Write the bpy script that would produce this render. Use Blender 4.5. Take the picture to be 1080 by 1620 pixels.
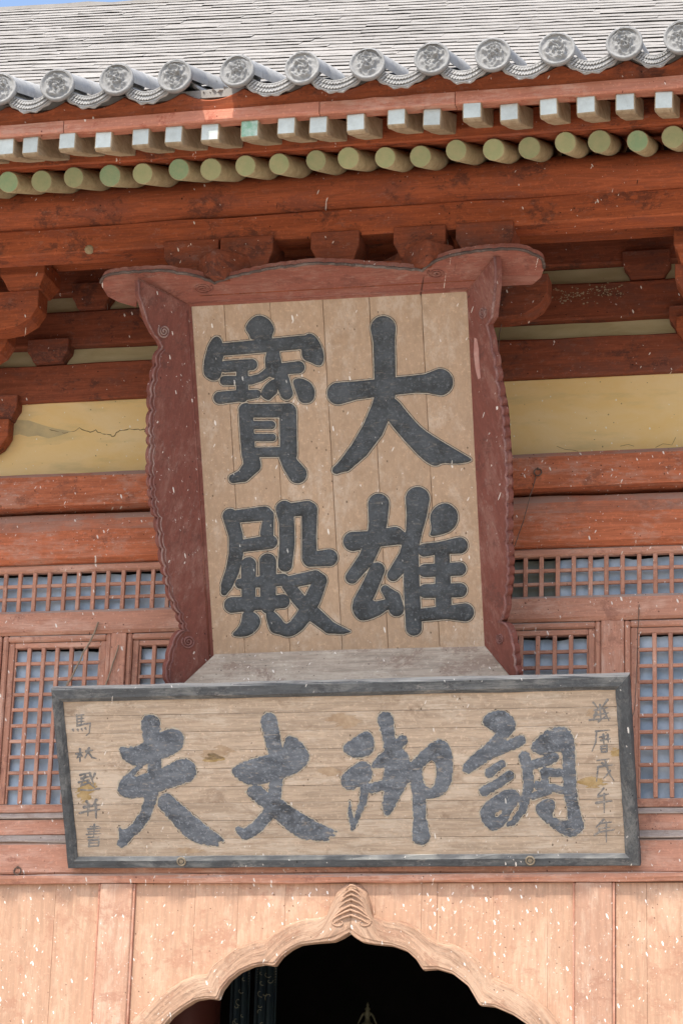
import bpy, bmesh, math, random
import numpy as np
from mathutils import Vector, Matrix

for o in list(bpy.data.objects): bpy.data.objects.remove(o)
random.seed(11); RNG = np.random.default_rng(5)
SC = bpy.context.scene; COL = SC.collection

# ------------------------------------------------------------------ camera
F, PITCH, YAW, ROLL = 3900.0, 0.291076, 0.229966, 0.0307813
CAM = np.array([2.99052507, -13.2, 1.6])
def cam_axes():
    cp, sp, cy, sy = math.cos(PITCH), math.sin(PITCH), math.cos(YAW), math.sin(YAW)
    fwd = np.array([-sy*cp, cy*cp, sp]); right = np.array([cy, sy, 0.0]); up = np.cross(right, fwd)
    r = math.cos(ROLL)*right + math.sin(ROLL)*up; u = -math.sin(ROLL)*right + math.cos(ROLL)*up
    return np.array([r, u, fwd])
MX = cam_axes()
cd = bpy.data.cameras.new('camera'); cam = bpy.data.objects.new('camera', cd); COL.objects.link(cam)
cd.sensor_fit = 'VERTICAL'; cd.sensor_height = 36.0; cd.lens = F/1620*36.0; cd.clip_end = 2000
m = Matrix.Identity(4)
for i in range(3):
    m[i][0] = MX[0][i]; m[i][1] = MX[1][i]; m[i][2] = -MX[2][i]; m[i][3] = CAM[i]
cam.matrix_world = m; SC.camera = cam

# ------------------------------------------------------------------ light
SUN = Vector((-0.21, -0.613, 1.0)).normalized()
wd = bpy.data.worlds.new('World'); SC.world = wd; wd.use_nodes = True
nt = wd.node_tree; nt.nodes.clear()
sky = nt.nodes.new('ShaderNodeTexSky'); sky.sky_type = 'NISHITA'; sky.sun_disc = False; sky.dust_density = 2.5
sky.sun_elevation = math.asin(SUN.z); sky.sun_rotation = math.atan2(SUN.x, SUN.y)
bg = nt.nodes.new('ShaderNodeBackground'); bg.inputs[1].default_value = 0.15
wo = nt.nodes.new('ShaderNodeOutputWorld')
nt.links.new(sky.outputs[0], bg.inputs[0]); nt.links.new(bg.outputs[0], wo.inputs[0])
sl = bpy.data.lights.new('sun', 'SUN'); sl.energy = 2.45; sl.angle = math.radians(0.53); sl.color = (1.0, 0.95, 0.86)
so = bpy.data.objects.new('sun', sl); COL.objects.link(so)
so.rotation_euler = SUN.to_track_quat('Z', 'Y').to_euler(); so.location = (-5, -15, 24)
SC.view_settings.view_transform = 'Standard'; SC.view_settings.look = 'None'
SC.view_settings.exposure = 1.06; SC.view_settings.gamma = 1.0; SC.view_settings.use_curve_mapping = False

# ------------------------------------------------------------------ measuring helpers
def ray(px, py):
    return MX.T @ np.array([(px-540)/F, -(py-810)/F, 1.0])
def at(px, py, Y=0.0):
    r = ray(px, py); t = (Y-CAM[1])/r[1]; return CAM + r*t
def hit(px, py, p0, n):
    r = ray(px, py); t = np.dot(p0-CAM, n)/np.dot(r, n); return CAM + r*t

# ------------------------------------------------------------------ object helpers
def thing(name, label, cat, loc=(0, 0, 0), group=None):
    o = bpy.data.objects.new(name, None); COL.objects.link(o); o.location = loc; o.empty_display_size = 0.2
    tag(o, label, cat, group); return o
def tag(o, label=None, cat=None, group=None, kind=None):
    if label: o['label'] = label
    if cat: o['category'] = cat
    if group: o['group'] = group
    if kind: o['kind'] = kind
    return o
def mesh(name, verts, faces, mat=None, parent=None, smooth=False):
    me = bpy.data.meshes.new(name)
    me.from_pydata([tuple(map(float, v)) for v in verts], [], faces); me.update()
    bm = bmesh.new(); bm.from_mesh(me); bmesh.ops.recalc_face_normals(bm, faces=bm.faces); bm.to_mesh(me); bm.free()
    return link(name, me, mat, parent, smooth)
def link(name, me, mat=None, parent=None, smooth=False, loc=None):
    if mat is not None and not me.materials:
        for mm in (mat if isinstance(mat, (list, tuple)) else [mat]): me.materials.append(mm)
    if smooth:
        for p in me.polygons: p.use_smooth = True
    o = bpy.data.objects.new(name, me); COL.objects.link(o)
    if parent is not None: o.parent = parent
    if loc is not None: o.location = loc
    return o
def box_data(x0, x1, y0, y1, z0, z1):
    v = [(x, y, z) for x in (x0, x1) for y in (y0, y1) for z in (z0, z1)]
    f = [(0, 1, 3, 2), (4, 6, 7, 5), (0, 4, 5, 1), (2, 3, 7, 6), (0, 2, 6, 4), (1, 5, 7, 3)]
    return v, f
def bev(me, w, seg=1, angle=0.5):
    bm = bmesh.new(); bm.from_mesh(me)
    bmesh.ops.recalc_face_normals(bm, faces=bm.faces)
    ed = [e for e in bm.edges if len(e.link_faces) == 2 and e.calc_face_angle(0) > angle]
    bmesh.ops.bevel(bm, geom=ed, offset=w, segments=seg, affect='EDGES', profile=0.5)
    bm.to_mesh(me); bm.free()
def box(name, x0, x1, y0, y1, z0, z1, mat, parent=None, w=0.004):
    v, f = box_data(x0, x1, y0, y1, z0, z1); o = mesh(name, v, f, mat, parent)
    if w: bev(o.data, w)
    return o
def extrude_x(name, x0, x1, prof, mat, parent, n=24, jit=0.002, smooth=False, mats=None, tilt=0.0):
    """a beam along X: profile of (y, z) points, slightly uneven along its length"""
    k = len(prof); xs = np.linspace(x0, x1, n+1); verts = []; faces = []
    wob = RNG.normal(0, jit, (n+1, k, 2))
    drift = np.cumsum(RNG.normal(0, jit*0.5, (n+1, 2)), axis=0); drift -= drift.mean(axis=0)
    for i, x in enumerate(xs):
        for j, (y, z) in enumerate(prof):
            verts.append((x, y+wob[i, j, 0]+drift[i, 0], z+wob[i, j, 1]+drift[i, 1]+tilt*x))
    for i in range(n):
        for j in range(k):
            a = i*k+j; b = i*k+(j+1) % k; faces.append((a, b, b+k, a+k))
    faces.append(tuple(range(k))); faces.append(tuple(n*k+j for j in range(k)))
    o = mesh(name, verts, faces, mat, parent, smooth); return o
def rect_prof(y0, y1, z0, z1, c=0.012):
    return [(y0, z0+c), (y0, z1-c), (y0+c, z1), (y1, z1), (y1, z0), (y0+c, z0)]
def prism_y(name, pts, y0, y1, mat, parent, w=0.003):
    """outline (x, z) pushed from y0 to y1"""
    k = len(pts); v = [(x, y0, z) for x, z in pts]+[(x, y1, z) for x, z in pts]
    f = [tuple(range(k)), tuple(range(2*k-1, k-1, -1))]+[(i, (i+1) % k, k+(i+1) % k, k+i) for i in range(k)]
    o = mesh(name, v, f, mat, parent)
    if w: bev(o.data, w)
    return o
def tube_data(path, r, seg=6, taper=None):
    path = [Vector(p) for p in path]; v = []; f = []
    for i, p in enumerate(path):
        a = path[max(0, i-1)]; b = path[min(len(path)-1, i+1)]; d = (b-a).normalized()
        u = d.orthogonal().normalized() if i == 0 else (u-d*u.dot(d)).normalized()
        w = d.cross(u); rr = r[i] if isinstance(r, (list, tuple)) else r
        for k in range(seg):
            an = 2*math.pi*k/seg; v.append(p+u*rr*math.cos(an)+w*rr*math.sin(an))
    for i in range(len(path)-1):
        for k in range(seg):
            a = i*seg+k; b = i*seg+(k+1) % seg; f.append((a, b, b+seg, a+seg))
    f.append(tuple(range(seg))[::-1]); f.append(tuple((len(path)-1)*seg+k for k in range(seg)))
    return v, f
def tube(name, path, r, mat, parent=None, seg=6):
    v, f = tube_data(path, r, seg); return mesh(name, v, f, mat, parent, True)
def merge(parts):
    V = []; Fc = []
    for v, f in parts:
        n = len(V); V += [tuple(p) for p in v]; Fc += [tuple(i+n for i in q) for q in f]
    return V, Fc
def copy_obj(o, parent, loc=None):
    c = o.copy(); COL.objects.link(c); c.parent = parent
    if loc is not None: c.location = loc
    for k in ('label', 'category', 'group'):
        if k in c and False: del c[k]
    return c

# ------------------------------------------------------------------ materials
class N:
    def __init__(s, name, rough=0.85):
        s.m = bpy.data.materials.new(name); s.m.use_nodes = True; s.t = s.m.node_tree
        s.b = s.t.nodes['Principled BSDF']; s.b.inputs['Roughness'].default_value = rough
        s.b.inputs['Specular IOR Level'].default_value = 0.25
        s.geo = s.t.nodes.new('ShaderNodeNewGeometry'); s.pos = s.geo.outputs['Position']
        s.oi = s.t.nodes.new('ShaderNodeObjectInfo')
    def n(s, typ, **kw):
        x = s.t.nodes.new(typ)
        for k, v in kw.items(): setattr(x, k, v)
        return x
    def l(s, a, b): s.t.links.new(a, b)
    def math(s, op, a, b=None, clamp=False):
        x = s.n('ShaderNodeMath', operation=op, use_clamp=clamp)
        for i, q in enumerate((a, b)):
            if q is None: continue
            if isinstance(q, (int, float)): x.inputs[i].default_value = q
            else: s.l(q, x.inputs[i])
        return x.outputs[0]
    def map(s, scale=(1, 1, 1), rot=(0, 0, 0), rnd=0.0):
        mp = s.n('ShaderNodeMapping'); s.l(s.pos, mp.inputs['Vector'])
        mp.inputs['Scale'].default_value = scale; mp.inputs['Rotation'].default_value = rot
        if rnd:
            c = s.n('ShaderNodeCombineXYZ'); q = s.math('MULTIPLY', s.oi.outputs['Random'], rnd)
            for i in range(3): s.l(q, c.inputs[i])
            s.l(c.outputs[0], mp.inputs['Location'])
        return mp.outputs[0]
    def noise(s, vec, scale, detail=4, rough=0.55, dist=0.0):
        x = s.n('ShaderNodeTexNoise'); s.l(vec, x.inputs['Vector']); x.inputs['Scale'].default_value = scale
        x.inputs['Detail'].default_value = detail; x.inputs['Roughness'].default_value = rough; x.inputs['Distortion'].default_value = dist
        return x.outputs['Fac']
    def ramp(s, fac, a, b):
        x = s.n('ShaderNodeMapRange', clamp=True); s.l(fac, x.inputs[0]); x.inputs[1].default_value = a; x.inputs[2].default_value = b
        return x.outputs[0]
    def mix(s, fac, a, b):
        x = s.n('ShaderNodeMix', data_type='RGBA'); i = x.inputs
        if isinstance(fac, (int, float)): i[0].default_value = fac
        else: s.l(fac, i[0])
        for k, q in ((6, a), (7, b)):
            if isinstance(q, tuple): i[k].default_value = (*q, 1)
            else: s.l(q, i[k])
        return x.outputs[2]
    def bright(s, col, lo, hi):
        mr = s.n('ShaderNodeMapRange'); s.l(s.oi.outputs['Random'], mr.inputs[0]); mr.inputs[3].default_value = lo; mr.inputs[4].default_value = hi
        h = s.n('ShaderNodeHueSaturation'); s.l(mr.outputs[0], h.inputs['Value']); s.l(col, h.inputs['Color']); return h.outputs[0]
    def flecks(s, density, scale=21.0, size=0.105, stretch=(1, 1, 0.36), rot=(0, 0.35, 0)):
        """small irregular splashes: bird droppings and flaked paint"""
        sp_ = s.n('ShaderNodeSeparateXYZ'); s.l(s.geo.outputs['Position'], sp_.inputs[0]); cb = s.n('ShaderNodeCombineXYZ')
        s.l(s.math('ADD', sp_.outputs[0], s.math('MULTIPLY', sp_.outputs[1], 0.31)), cb.inputs[0]); s.l(s.math('ADD', sp_.outputs[2], s.math('MULTIPLY', sp_.outputs[1], 0.47)), cb.inputs[1])
        mp_ = s.n('ShaderNodeMapping', vector_type='TEXTURE'); s.l(cb.outputs[0], mp_.inputs['Vector'])
        mp_.inputs['Scale'].default_value = (1/stretch[0], 1/stretch[2], 1); mp_.inputs['Rotation'].default_value = (0, 0, rot[1])
        v = s.n('ShaderNodeTexVoronoi', feature='F1', voronoi_dimensions='2D'); s.l(mp_.outputs[0], v.inputs['Vector']); v.inputs['Scale'].default_value = scale
        sep = s.n('ShaderNodeSeparateColor'); s.l(v.outputs['Color'], sep.inputs[0])
        rad = s.math('MULTIPLY', s.math('ADD', s.math('MULTIPLY', s.math('POWER', sep.outputs[0], 2.0), 0.8), 0.2), size)
        wob = s.noise(s.map(), 190, 2)
        d = s.math('ADD', v.outputs['Distance'], s.math('MULTIPLY', s.math('SUBTRACT', wob, 0.5), 0.11))
        return s.math('MULTIPLY', s.math('LESS_THAN', d, rad), s.math('LESS_THAN', sep.outputs[1], s.math('MULTIPLY', s.ramp(s.noise(s.map(), 1.7, 3, 0.6), 0.34, 0.66), density*1.35)))
    def bump(s, h, strength, dist=0.01):
        x = s.n('ShaderNodeBump'); x.inputs['Strength'].default_value = strength; x.inputs['Distance'].default_value = dist
        s.l(h, x.inputs['Height']); s.l(x.outputs[0], s.b.inputs['Normal'])
    def out(s, col): s.l(col, s.b.inputs['Base Color']); return s.m

def wood(name, base, worn, dark, axis='x', wornlim=(0.50, 0.58), darklim=(0.55, 0.62), fleck=0.25, spots=0.3, rough=0.82, grain=0.5,
         vary=(0.9, 1.08), bump=0.5, fleckcol=(0.78, 0.73, 0.66), dust=None, rnd=3.0, chip=0.35, chipcol=None, uv=None):
    """weathered painted timber: streaks along the grain, worn and dirty patches, flaked chips, droppings"""
    s = N(name, rough)
    if uv: a_ = s.n('ShaderNodeAttribute', attribute_name=uv); s.pos = a_.outputs['Vector']
    gs = {'x': (1.0, 13, 13), 'z': (13, 13, 1.0), 'y': (13, 1.0, 13)}[axis]
    g = s.noise(s.map(gs, rnd=rnd), 3.0, 4, 0.75, 0.5)
    gf = s.noise(s.map(tuple(q*(2.2 if q > 2 else 1.6) for q in gs), rnd=rnd), 4.5, 2, 0.7)
    big = s.noise(s.map((1, 1, 1), rnd=rnd), 2.2, 6, 0.70)
    lon = s.noise(s.map(tuple((q/4 if q > 2 else 0.8) for q in gs), rnd=rnd), 3.0, 6, 0.76, 0.3)
    c = s.mix(s.math('MULTIPLY', s.ramp(g, 0.42, 0.60), min(1.0, grain*1.25)), base, tuple(q*0.52 for q in base))
    w_ = s.math('ADD', s.math('MULTIPLY', lon, 0.6), s.math('MULTIPLY', big, 0.4))
    c = s.mix(s.math('MULTIPLY', s.ramp(w_, *wornlim), 0.85), c, worn)
    dn = s.noise(s.map((0.7, 1, 1.0), rnd=rnd+1), 5.0, 6, 0.80, 0.3)
    c = s.mix(s.math('MULTIPLY', s.ramp(dn, *darklim), 0.72), c, dark)
    c = s.mix(s.math('MULTIPLY', s.ramp(gf, 0.53, 0.64), 0.62), c, tuple(0.5*(p+q) for p, q in zip(dark, base)))
    c = s.mix(s.math('MULTIPLY', s.ramp(s.noise(s.map(), 45, 3, 0.75), 0.56, 0.68), 0.45), c, tuple(min(1, q*1.45) for q in base))
    if chip:                                              # paint flaked off to pale wood
        cn = s.noise(s.map(tuple((2.2 if q > 2 else 1.0) for q in gs), rnd=rnd+2), 13, 5, 0.78)
        c = s.mix(s.math('MULTIPLY', s.math('MULTIPLY', s.ramp(cn, 0.58, 0.62), s.ramp(big, 0.38, 0.56)), chip), c, chipcol or tuple(0.55*q+0.22*k for q, k in zip(worn, (1, 0.88, 0.76))))
    if dust is not None:                                  # dust settled on faces that look upward
        sp = s.n('ShaderNodeSeparateXYZ'); s.l(s.geo.outputs['Normal'], sp.inputs[0])
        c = s.mix(s.math('MULTIPLY', s.ramp(sp.outputs[2], 0.15, 0.6), s.ramp(big, 0.25, 0.5)), c, dust)
    c = s.bright(c, *vary)
    s.pos = s.geo.outputs['Position']
    if spots:
        c = s.mix(s.math('MULTIPLY', s.flecks(spots*0.5, 30, 0.13, (1, 1, 0.8), (0, 0.8, 0)), 0.8), c, tuple(q*0.35 for q in dark))
    if fleck:
        c = s.mix(s.math('MULTIPLY', s.flecks(fleck), 0.9), c, fleckcol)
        c = s.mix(s.math('MULTIPLY', s.flecks(fleck*0.6, 33, 0.11, (1, 1, 0.33), (0, -0.5, 0)), 0.75), c, fleckcol)
        c = s.mix(s.math('MULTIPLY', s.flecks(fleck*0.25, 48, 0.15, (1, 1, 0.6), (0, 0.9, 0)), 0.5), c, fleckcol)
    s.bump(s.math('ADD', s.math('ADD', s.math('MULTIPLY', g, 0.6), s.math('MULTIPLY', gf, 0.3)), s.math('MULTIPLY', dn, 0.25)), bump, 0.007)
    return s.out(c)

M = {}
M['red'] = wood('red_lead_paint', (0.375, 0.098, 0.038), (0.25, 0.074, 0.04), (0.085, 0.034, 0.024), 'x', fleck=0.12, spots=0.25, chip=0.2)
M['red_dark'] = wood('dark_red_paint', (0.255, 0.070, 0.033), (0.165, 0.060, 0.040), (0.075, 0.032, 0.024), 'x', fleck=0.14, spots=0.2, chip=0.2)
M['red_worn'] = wood('worn_red_paint', (0.49, 0.150, 0.070), (0.45, 0.22, 0.15), (0.20, 0.078, 0.048), 'x', fleck=0.36, spots=0.55, dust=(0.36, 0.235, 0.18), chip=0.6)
M['pink'] = wood('faded_pink_paint', (0.49, 0.240, 0.160), (0.56, 0.335, 0.248), (0.28, 0.13, 0.092), 'x', fleck=0.45, spots=0.5, grain=0.3, dust=(0.40, 0.30, 0.25), chip=0.4)
M['pink_v'] = wood('faded_pink_paint_upright', (0.49, 0.240, 0.160), (0.56, 0.335, 0.248), (0.28, 0.13, 0.092), 'z', fleck=0.45, spots=0.5, grain=0.3, chip=0.4)
M['board'] = wood('faded_peach_boards', (0.48, 0.292, 0.192), (0.54, 0.36, 0.248), (0.38, 0.20, 0.13), 'z', fleck=0.75, spots=0.45, grain=0.3, vary=(0.98, 1.02), fleckcol=(0.88, 0.84, 0.78), bump=0.2, rnd=0.0, chip=0.25)
M['post'] = wood('worn_pink_post', (0.465, 0.272, 0.184), (0.54, 0.37, 0.268), (0.355, 0.185, 0.125), 'z', fleck=0.7, spots=0.5, chip=0.6, grain=0.25)
M['trim'] = wood('carved_arch_wood', (0.49, 0.308, 0.205), (0.53, 0.36, 0.25), (0.36, 0.20, 0.13), 'x', fleck=0.45, spots=0.3, grain=0.75, bump=1.0, rnd=0.0, chip=0.15, uv='bandco')
M['trim_leaf'] = wood('carved_leaf_wood', (0.49, 0.308, 0.205), (0.53, 0.36, 0.25), (0.34, 0.19, 0.125), 'x', fleck=0.3, spots=0.3, grain=0.4, bump=0.6, rnd=0.0)
M['dusty'] = wood('dusty_grey_ledge', (0.40, 0.335, 0.29), (0.46, 0.385, 0.34), (0.27, 0.19, 0.155), 'x', fleck=0.25, spots=0.5)
M['fascia'] = wood('fascia_paint', (0.50, 0.205, 0.132), (0.57, 0.32, 0.235), (0.31, 0.072, 0.042), 'x', fleck=0.05, spots=0.15, grain=0.25, chip=0.3)
M['frame'] = wood('maroon_plaque_paint', (0.195, 0.066, 0.048), (0.25, 0.115, 0.088), (0.115, 0.046, 0.036), 'z', fleck=0.32, spots=0.25, grain=0.3, rough=0.7, rnd=0, chip=0.3)
M['crown'] = wood('maroon_crown_paint', (0.265, 0.096, 0.068), (0.30, 0.145, 0.11), (0.15, 0.058, 0.044), 'x', fleck=0.2, spots=0.25, grain=0.3, rough=0.7, rnd=0, chip=0.3)
M['rim'] = wood('dusty_rim', (0.24, 0.11, 0.095), (0.36, 0.255, 0.22), (0.13, 0.06, 0.05), 'z', fleck=0.0, spots=0.3)
M['rim_top'] = wood('dusty_grey_rim', (0.11, 0.075, 0.062), (0.20, 0.155, 0.13), (0.05, 0.036, 0.03), 'x', fleck=0.0, spots=0.3)
M['apron'] = wood('dust_grey_apron', (0.43, 0.36, 0.285), (0.50, 0.43, 0.345), (0.24, 0.17, 0.13), 'x', fleck=0.35, spots=0.7, chip=0.5)
M['tan_v'] = wood('tan_board_upright', (0.44, 0.305, 0.20), (0.50, 0.385, 0.285), (0.32, 0.215, 0.135), 'z', darklim=(0.56, 0.68), fleck=0.34, spots=0.45, grain=0.2, vary=(0.97, 1.03), bump=0.25, chip=0.3)
M['tan_h'] = wood('tan_board_level', (0.50, 0.385, 0.28), (0.57, 0.47, 0.365), (0.27, 0.19, 0.13), 'x', darklim=(0.56, 0.66), fleck=0.2, spots=0.4, grain=0.45, vary=(0.92, 1.05), chip=0.3)
M['slate'] = wood('slate_grey_frame', (0.095, 0.100, 0.102), (0.19, 0.19, 0.18), (0.05, 0.052, 0.055), 'x', fleck=0.2, spots=0.2, grain=0.5, dust=(0.42, 0.41, 0.37), chip=0.4)
M['slate_v'] = wood('slate_grey_frame_upright', (0.095, 0.100, 0.102), (0.19, 0.19, 0.18), (0.05, 0.052, 0.055), 'z', fleck=0.2, spots=0.2, grain=0.5, chip=0.4)
def ink(name, a, b, d, fl, stretch=(1, 1, 1), wear=0.25):
    s = N(name, 0.78); c = s.mix(s.ramp(s.noise(s.map(stretch), 9, 6, 0.75), 0.38, 0.62), a, b)
    c = s.mix(s.math('MULTIPLY', s.ramp(s.noise(s.map(), 5, 5, 0.7), 0.56, 0.66), 0.75), c, d)
    c = s.mix(s.math('MULTIPLY', s.ramp(s.noise(s.map(), 60, 3, 0.75), 0.54, 0.66), 0.55), c, tuple(q*1.9 for q in b))
    c = s.mix(s.math('MULTIPLY', s.ramp(s.noise(s.map((2.2, 6, 10)), 7, 5, 0.78, 0.3), 0.57, 0.66), wear), c, (0.40, 0.335, 0.26))   # ink rubbed off along the planks
    if fl: c = s.mix(s.math('MULTIPLY', s.flecks(fl, 21, 0.085), 0.8), c, (0.6, 0.58, 0.54))
    s.bump(s.noise(s.map(), 60, 4, 0.65), 0.3, 0.004); return s.out(c)
M['ink'] = ink('carved_black_ink', (0.046, 0.050, 0.052), (0.080, 0.088, 0.094), (0.035, 0.037, 0.038), 0.3)
M['ink2'] = ink('faded_slate_ink', (0.080, 0.090, 0.104), (0.165, 0.18, 0.198), (0.042, 0.045, 0.049), 0.15, (0.8, 1, 2.5), 0.6)
M['ink3'] = ink('faint_small_ink', (0.13, 0.13, 0.13), (0.24, 0.22, 0.195), (0.09, 0.09, 0.09), 0.0, (1, 1, 1), 0.9)
def plain(name, a, b, scale=6, rough=0.85, bump=0.2, st=(1, 1, 1), lim=(0.35, 0.65), fleck=0.0, vary=None):
    s = N(name, rough); n1 = s.noise(s.map(st), scale, 8, 0.65, 0.3); c = s.mix(s.ramp(n1, *lim), a, b)
    if vary: c = s.bright(c, *vary)
    if fleck: c = s.mix(s.math('MULTIPLY', s.flecks(fleck, 14, 0.08), 0.8), c, (0.75, 0.72, 0.62))
    if bump: s.bump(s.noise(s.map(), scale*8, 5, 0.65), bump, 0.006)
    return s.out(c)
M['groove_pale'] = plain('pale_carved_edge', (0.34, 0.29, 0.22), (0.48, 0.43, 0.34), 30)
M['groove_dark'] = plain('dark_carved_line', (0.07, 0.06, 0.05), (0.16, 0.12, 0.09), 30)
def yellow():
    s = N('ochre_plaster', 0.9); big = s.noise(s.map((0.6, 1, 1.6)), 2.5, 7, 0.65, 0.5)
    c = s.mix(s.ramp(big, 0.35, 0.68), (0.74, 0.50, 0.195), (0.77, 0.58, 0.31))
    c = s.mix(s.math('MULTIPLY', s.ramp(s.noise(s.map((0.5, 1, 2.2)), 4, 6, 0.6), 0.53, 0.66), 0.55), c, (0.52, 0.41, 0.20))
    c = s.mix(s.math('MULTIPLY', s.flecks(0.45, 18, 0.08, (1, 1, 0.7)), 0.85), c, (0.8, 0.76, 0.62))
    c = s.mix(s.math('MULTIPLY', s.flecks(0.2, 20, 0.08, (1, 1, 0.8), (0, 0.7, 0)), 0.7), c, (0.12, 0.09, 0.05))
    s.bump(s.noise(s.map(), 18, 6, 0.6), 0.25, 0.008); return s.out(c)
M['yellow'] = yellow()
M['olive'] = plain('olive_plaster', (0.42, 0.35, 0.19), (0.52, 0.45, 0.27), 6, st=(0.5, 1, 2))
M['stain'] = plain('grey_water_stain', (0.42, 0.34, 0.19), (0.56, 0.43, 0.22), 9)
M['splash'] = plain('pale_lime_splash', (0.30, 0.22, 0.13), (0.40, 0.32, 0.20), 30)
M['patch'] = plain('pale_pink_scuff', (0.42, 0.20, 0.17), (0.50, 0.30, 0.25), 25)
M['blot'] = plain('brown_soaked_stain', (0.34, 0.235, 0.15), (0.47, 0.35, 0.235), 26)
M['blot_y'] = plain('ochre_soaked_stain', (0.30, 0.20, 0.08), (0.46, 0.33, 0.17), 30)
M['crack'] = plain('crack_shadow', (0.10, 0.075, 0.035), (0.20, 0.15, 0.07), 25)
def rafter_mat(name, end, end2, side, side2):
    """painted end grain with weathered sides, told apart by the face's own direction"""
    s = N(name, 0.8); sp = s.n('ShaderNodeSeparateXYZ'); s.l(s.geo.outputs['True Normal'], sp.inputs[0])
    e = s.mix(s.ramp(s.noise(s.map(rnd=5), 16, 6, 0.7), 0.40, 0.66), end, end2)
    e = s.mix(s.math('MULTIPLY', s.ramp(s.noise(s.map((3, 3, 1), rnd=5), 22, 5, 0.7), 0.62, 0.75), 0.5), e, tuple(q*0.55 for q in end))
    b = s.mix(s.ramp(s.noise(s.map((4, 1, 4), rnd=5), 7, 7, 0.7, 0.5), 0.35, 0.62), side, side2)
    b = s.mix(s.math('MULTIPLY', s.ramp(s.noise(s.map((5, 1.5, 5), rnd=7), 9, 6, 0.7), 0.58, 0.72), 0.7), b, tuple(q*0.4 for q in side2))
    c = s.mix(s.math('LESS_THAN', sp.outputs[1], -0.80), b, e); c = s.bright(c, 0.85, 1.12)
    s.bump(s.noise(s.map((3, 1, 3)), 30, 5, 0.6), 0.3, 0.005); return s.out(c)
M['fly'] = rafter_mat('flying_rafter_paint', (0.55, 0.60, 0.57), (0.46, 0.50, 0.47), (0.44, 0.355, 0.24), (0.29, 0.215, 0.13))
M['fly_green'] = rafter_mat('green_stained_rafter_paint', (0.20, 0.36, 0.25), (0.46, 0.53, 0.47), (0.36, 0.29, 0.19), (0.25, 0.19, 0.115))
M['round'] = rafter_mat('green_round_rafter_paint', (0.35, 0.39, 0.205), (0.43, 0.42, 0.23), (0.46, 0.395, 0.235), (0.33, 0.27, 0.15))
M['round_b'] = rafter_mat('jade_round_rafter_paint', (0.27, 0.39, 0.22), (0.36, 0.42, 0.24), (0.46, 0.395, 0.235), (0.33, 0.27, 0.15))
def tile_mat(name, a, b, d, sc):
    s = N(name, 0.92); c = s.mix(s.ramp(s.noise(s.map(rnd=4), sc, 8, 0.7), 0.35, 0.65), a, b)
    c = s.mix(s.math('MULTIPLY', s.ramp(s.noise(s.map(rnd=6), sc*2.6, 7, 0.72), 0.56, 0.7), 0.7), c, d)
    c = s.bright(c, 0.9, 1.1); s.bump(s.noise(s.map(), 55, 6, 0.65), 0.4, 0.006); return s.out(c)
M['tile'] = tile_mat('grey_clay_tile', (0.31, 0.305, 0.295), (0.40, 0.395, 0.38), (0.15, 0.148, 0.14), 9)
M['cap'] = tile_mat('shaded_cap_clay', (0.25, 0.248, 0.24), (0.31, 0.308, 0.30), (0.17, 0.167, 0.16), 14)  # same tile clay, with the caps' grazing-sun shade put into a darker colour
M['course'] = tile_mat('pale_weathered_tile', (0.262, 0.246, 0.226), (0.325, 0.306, 0.282), (0.17, 0.153, 0.135), 5)
M['film'] = plain('pale_blue_window_film', (0.27, 0.355, 0.45), (0.50, 0.58, 0.655), 5, 0.3, 0.15)
M['gap_shade'] = plain('grey_green_gap_shade', (0.13, 0.145, 0.12), (0.20, 0.21, 0.175), 5, 0.4, 0.1)  # dim interior seen through open lattice, painted as a grey-green colour
M['iron'] = plain('rusty_iron', (0.09, 0.06, 0.045), (0.17, 0.12, 0.09), 40, 0.6)
M['brass'] = plain('dull_brass', (0.20, 0.155, 0.10), (0.30, 0.25, 0.18), 40, 0.6)
M['cord'] = plain('old_hemp_cord', (0.27, 0.20, 0.14), (0.36, 0.29, 0.21), 60)
M['dark'] = plain('near_black_interior', (0.020, 0.018, 0.017), (0.03, 0.026, 0.024), 3)  # near-black base colour for interior walls, ceiling and wall core
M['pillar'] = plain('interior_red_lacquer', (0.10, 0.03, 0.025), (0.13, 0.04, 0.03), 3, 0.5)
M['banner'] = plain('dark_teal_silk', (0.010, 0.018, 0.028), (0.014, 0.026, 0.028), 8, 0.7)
M['thread'] = plain('gold_thread', (0.14, 0.14, 0.10), (0.18, 0.18, 0.13), 30, 0.6)
M['bronze'] = plain('patinated_bronze', (0.10, 0.10, 0.06), (0.16, 0.15, 0.09), 20, 0.5)
M['stone'] = plain('pale_paving_stone', (0.36, 0.33, 0.29), (0.45, 0.41, 0.36), 1.5)
M['earth'] = plain('pale_courtyard_ground', (0.34, 0.30, 0.25), (0.42, 0.37, 0.31), 0.8)
M['nest'] = plain('pale_mud', (0.42, 0.34, 0.22), (0.30, 0.22, 0.12), 60)

# ------------------------------------------------------------------ setting
g = mesh('ground', [(-400, -400, 0), (400, -400, 0), (400, 400, 0), (-400, 400, 0)], [(0, 1, 2, 3)], M['earth']); tag(g, kind='structure')
ter = box('terrace', -9, 9, -9, 8, -0.2, 0.75, M['stone'], None, 0.02); tag(ter, kind='structure')
ZF = 0.75

hall = thing('temple_hall', 'weathered red timber temple hall with lattice windows, scalloped doorway and grey tiled eave', 'temple')
XL, XR = -3.3, 3.3

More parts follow.
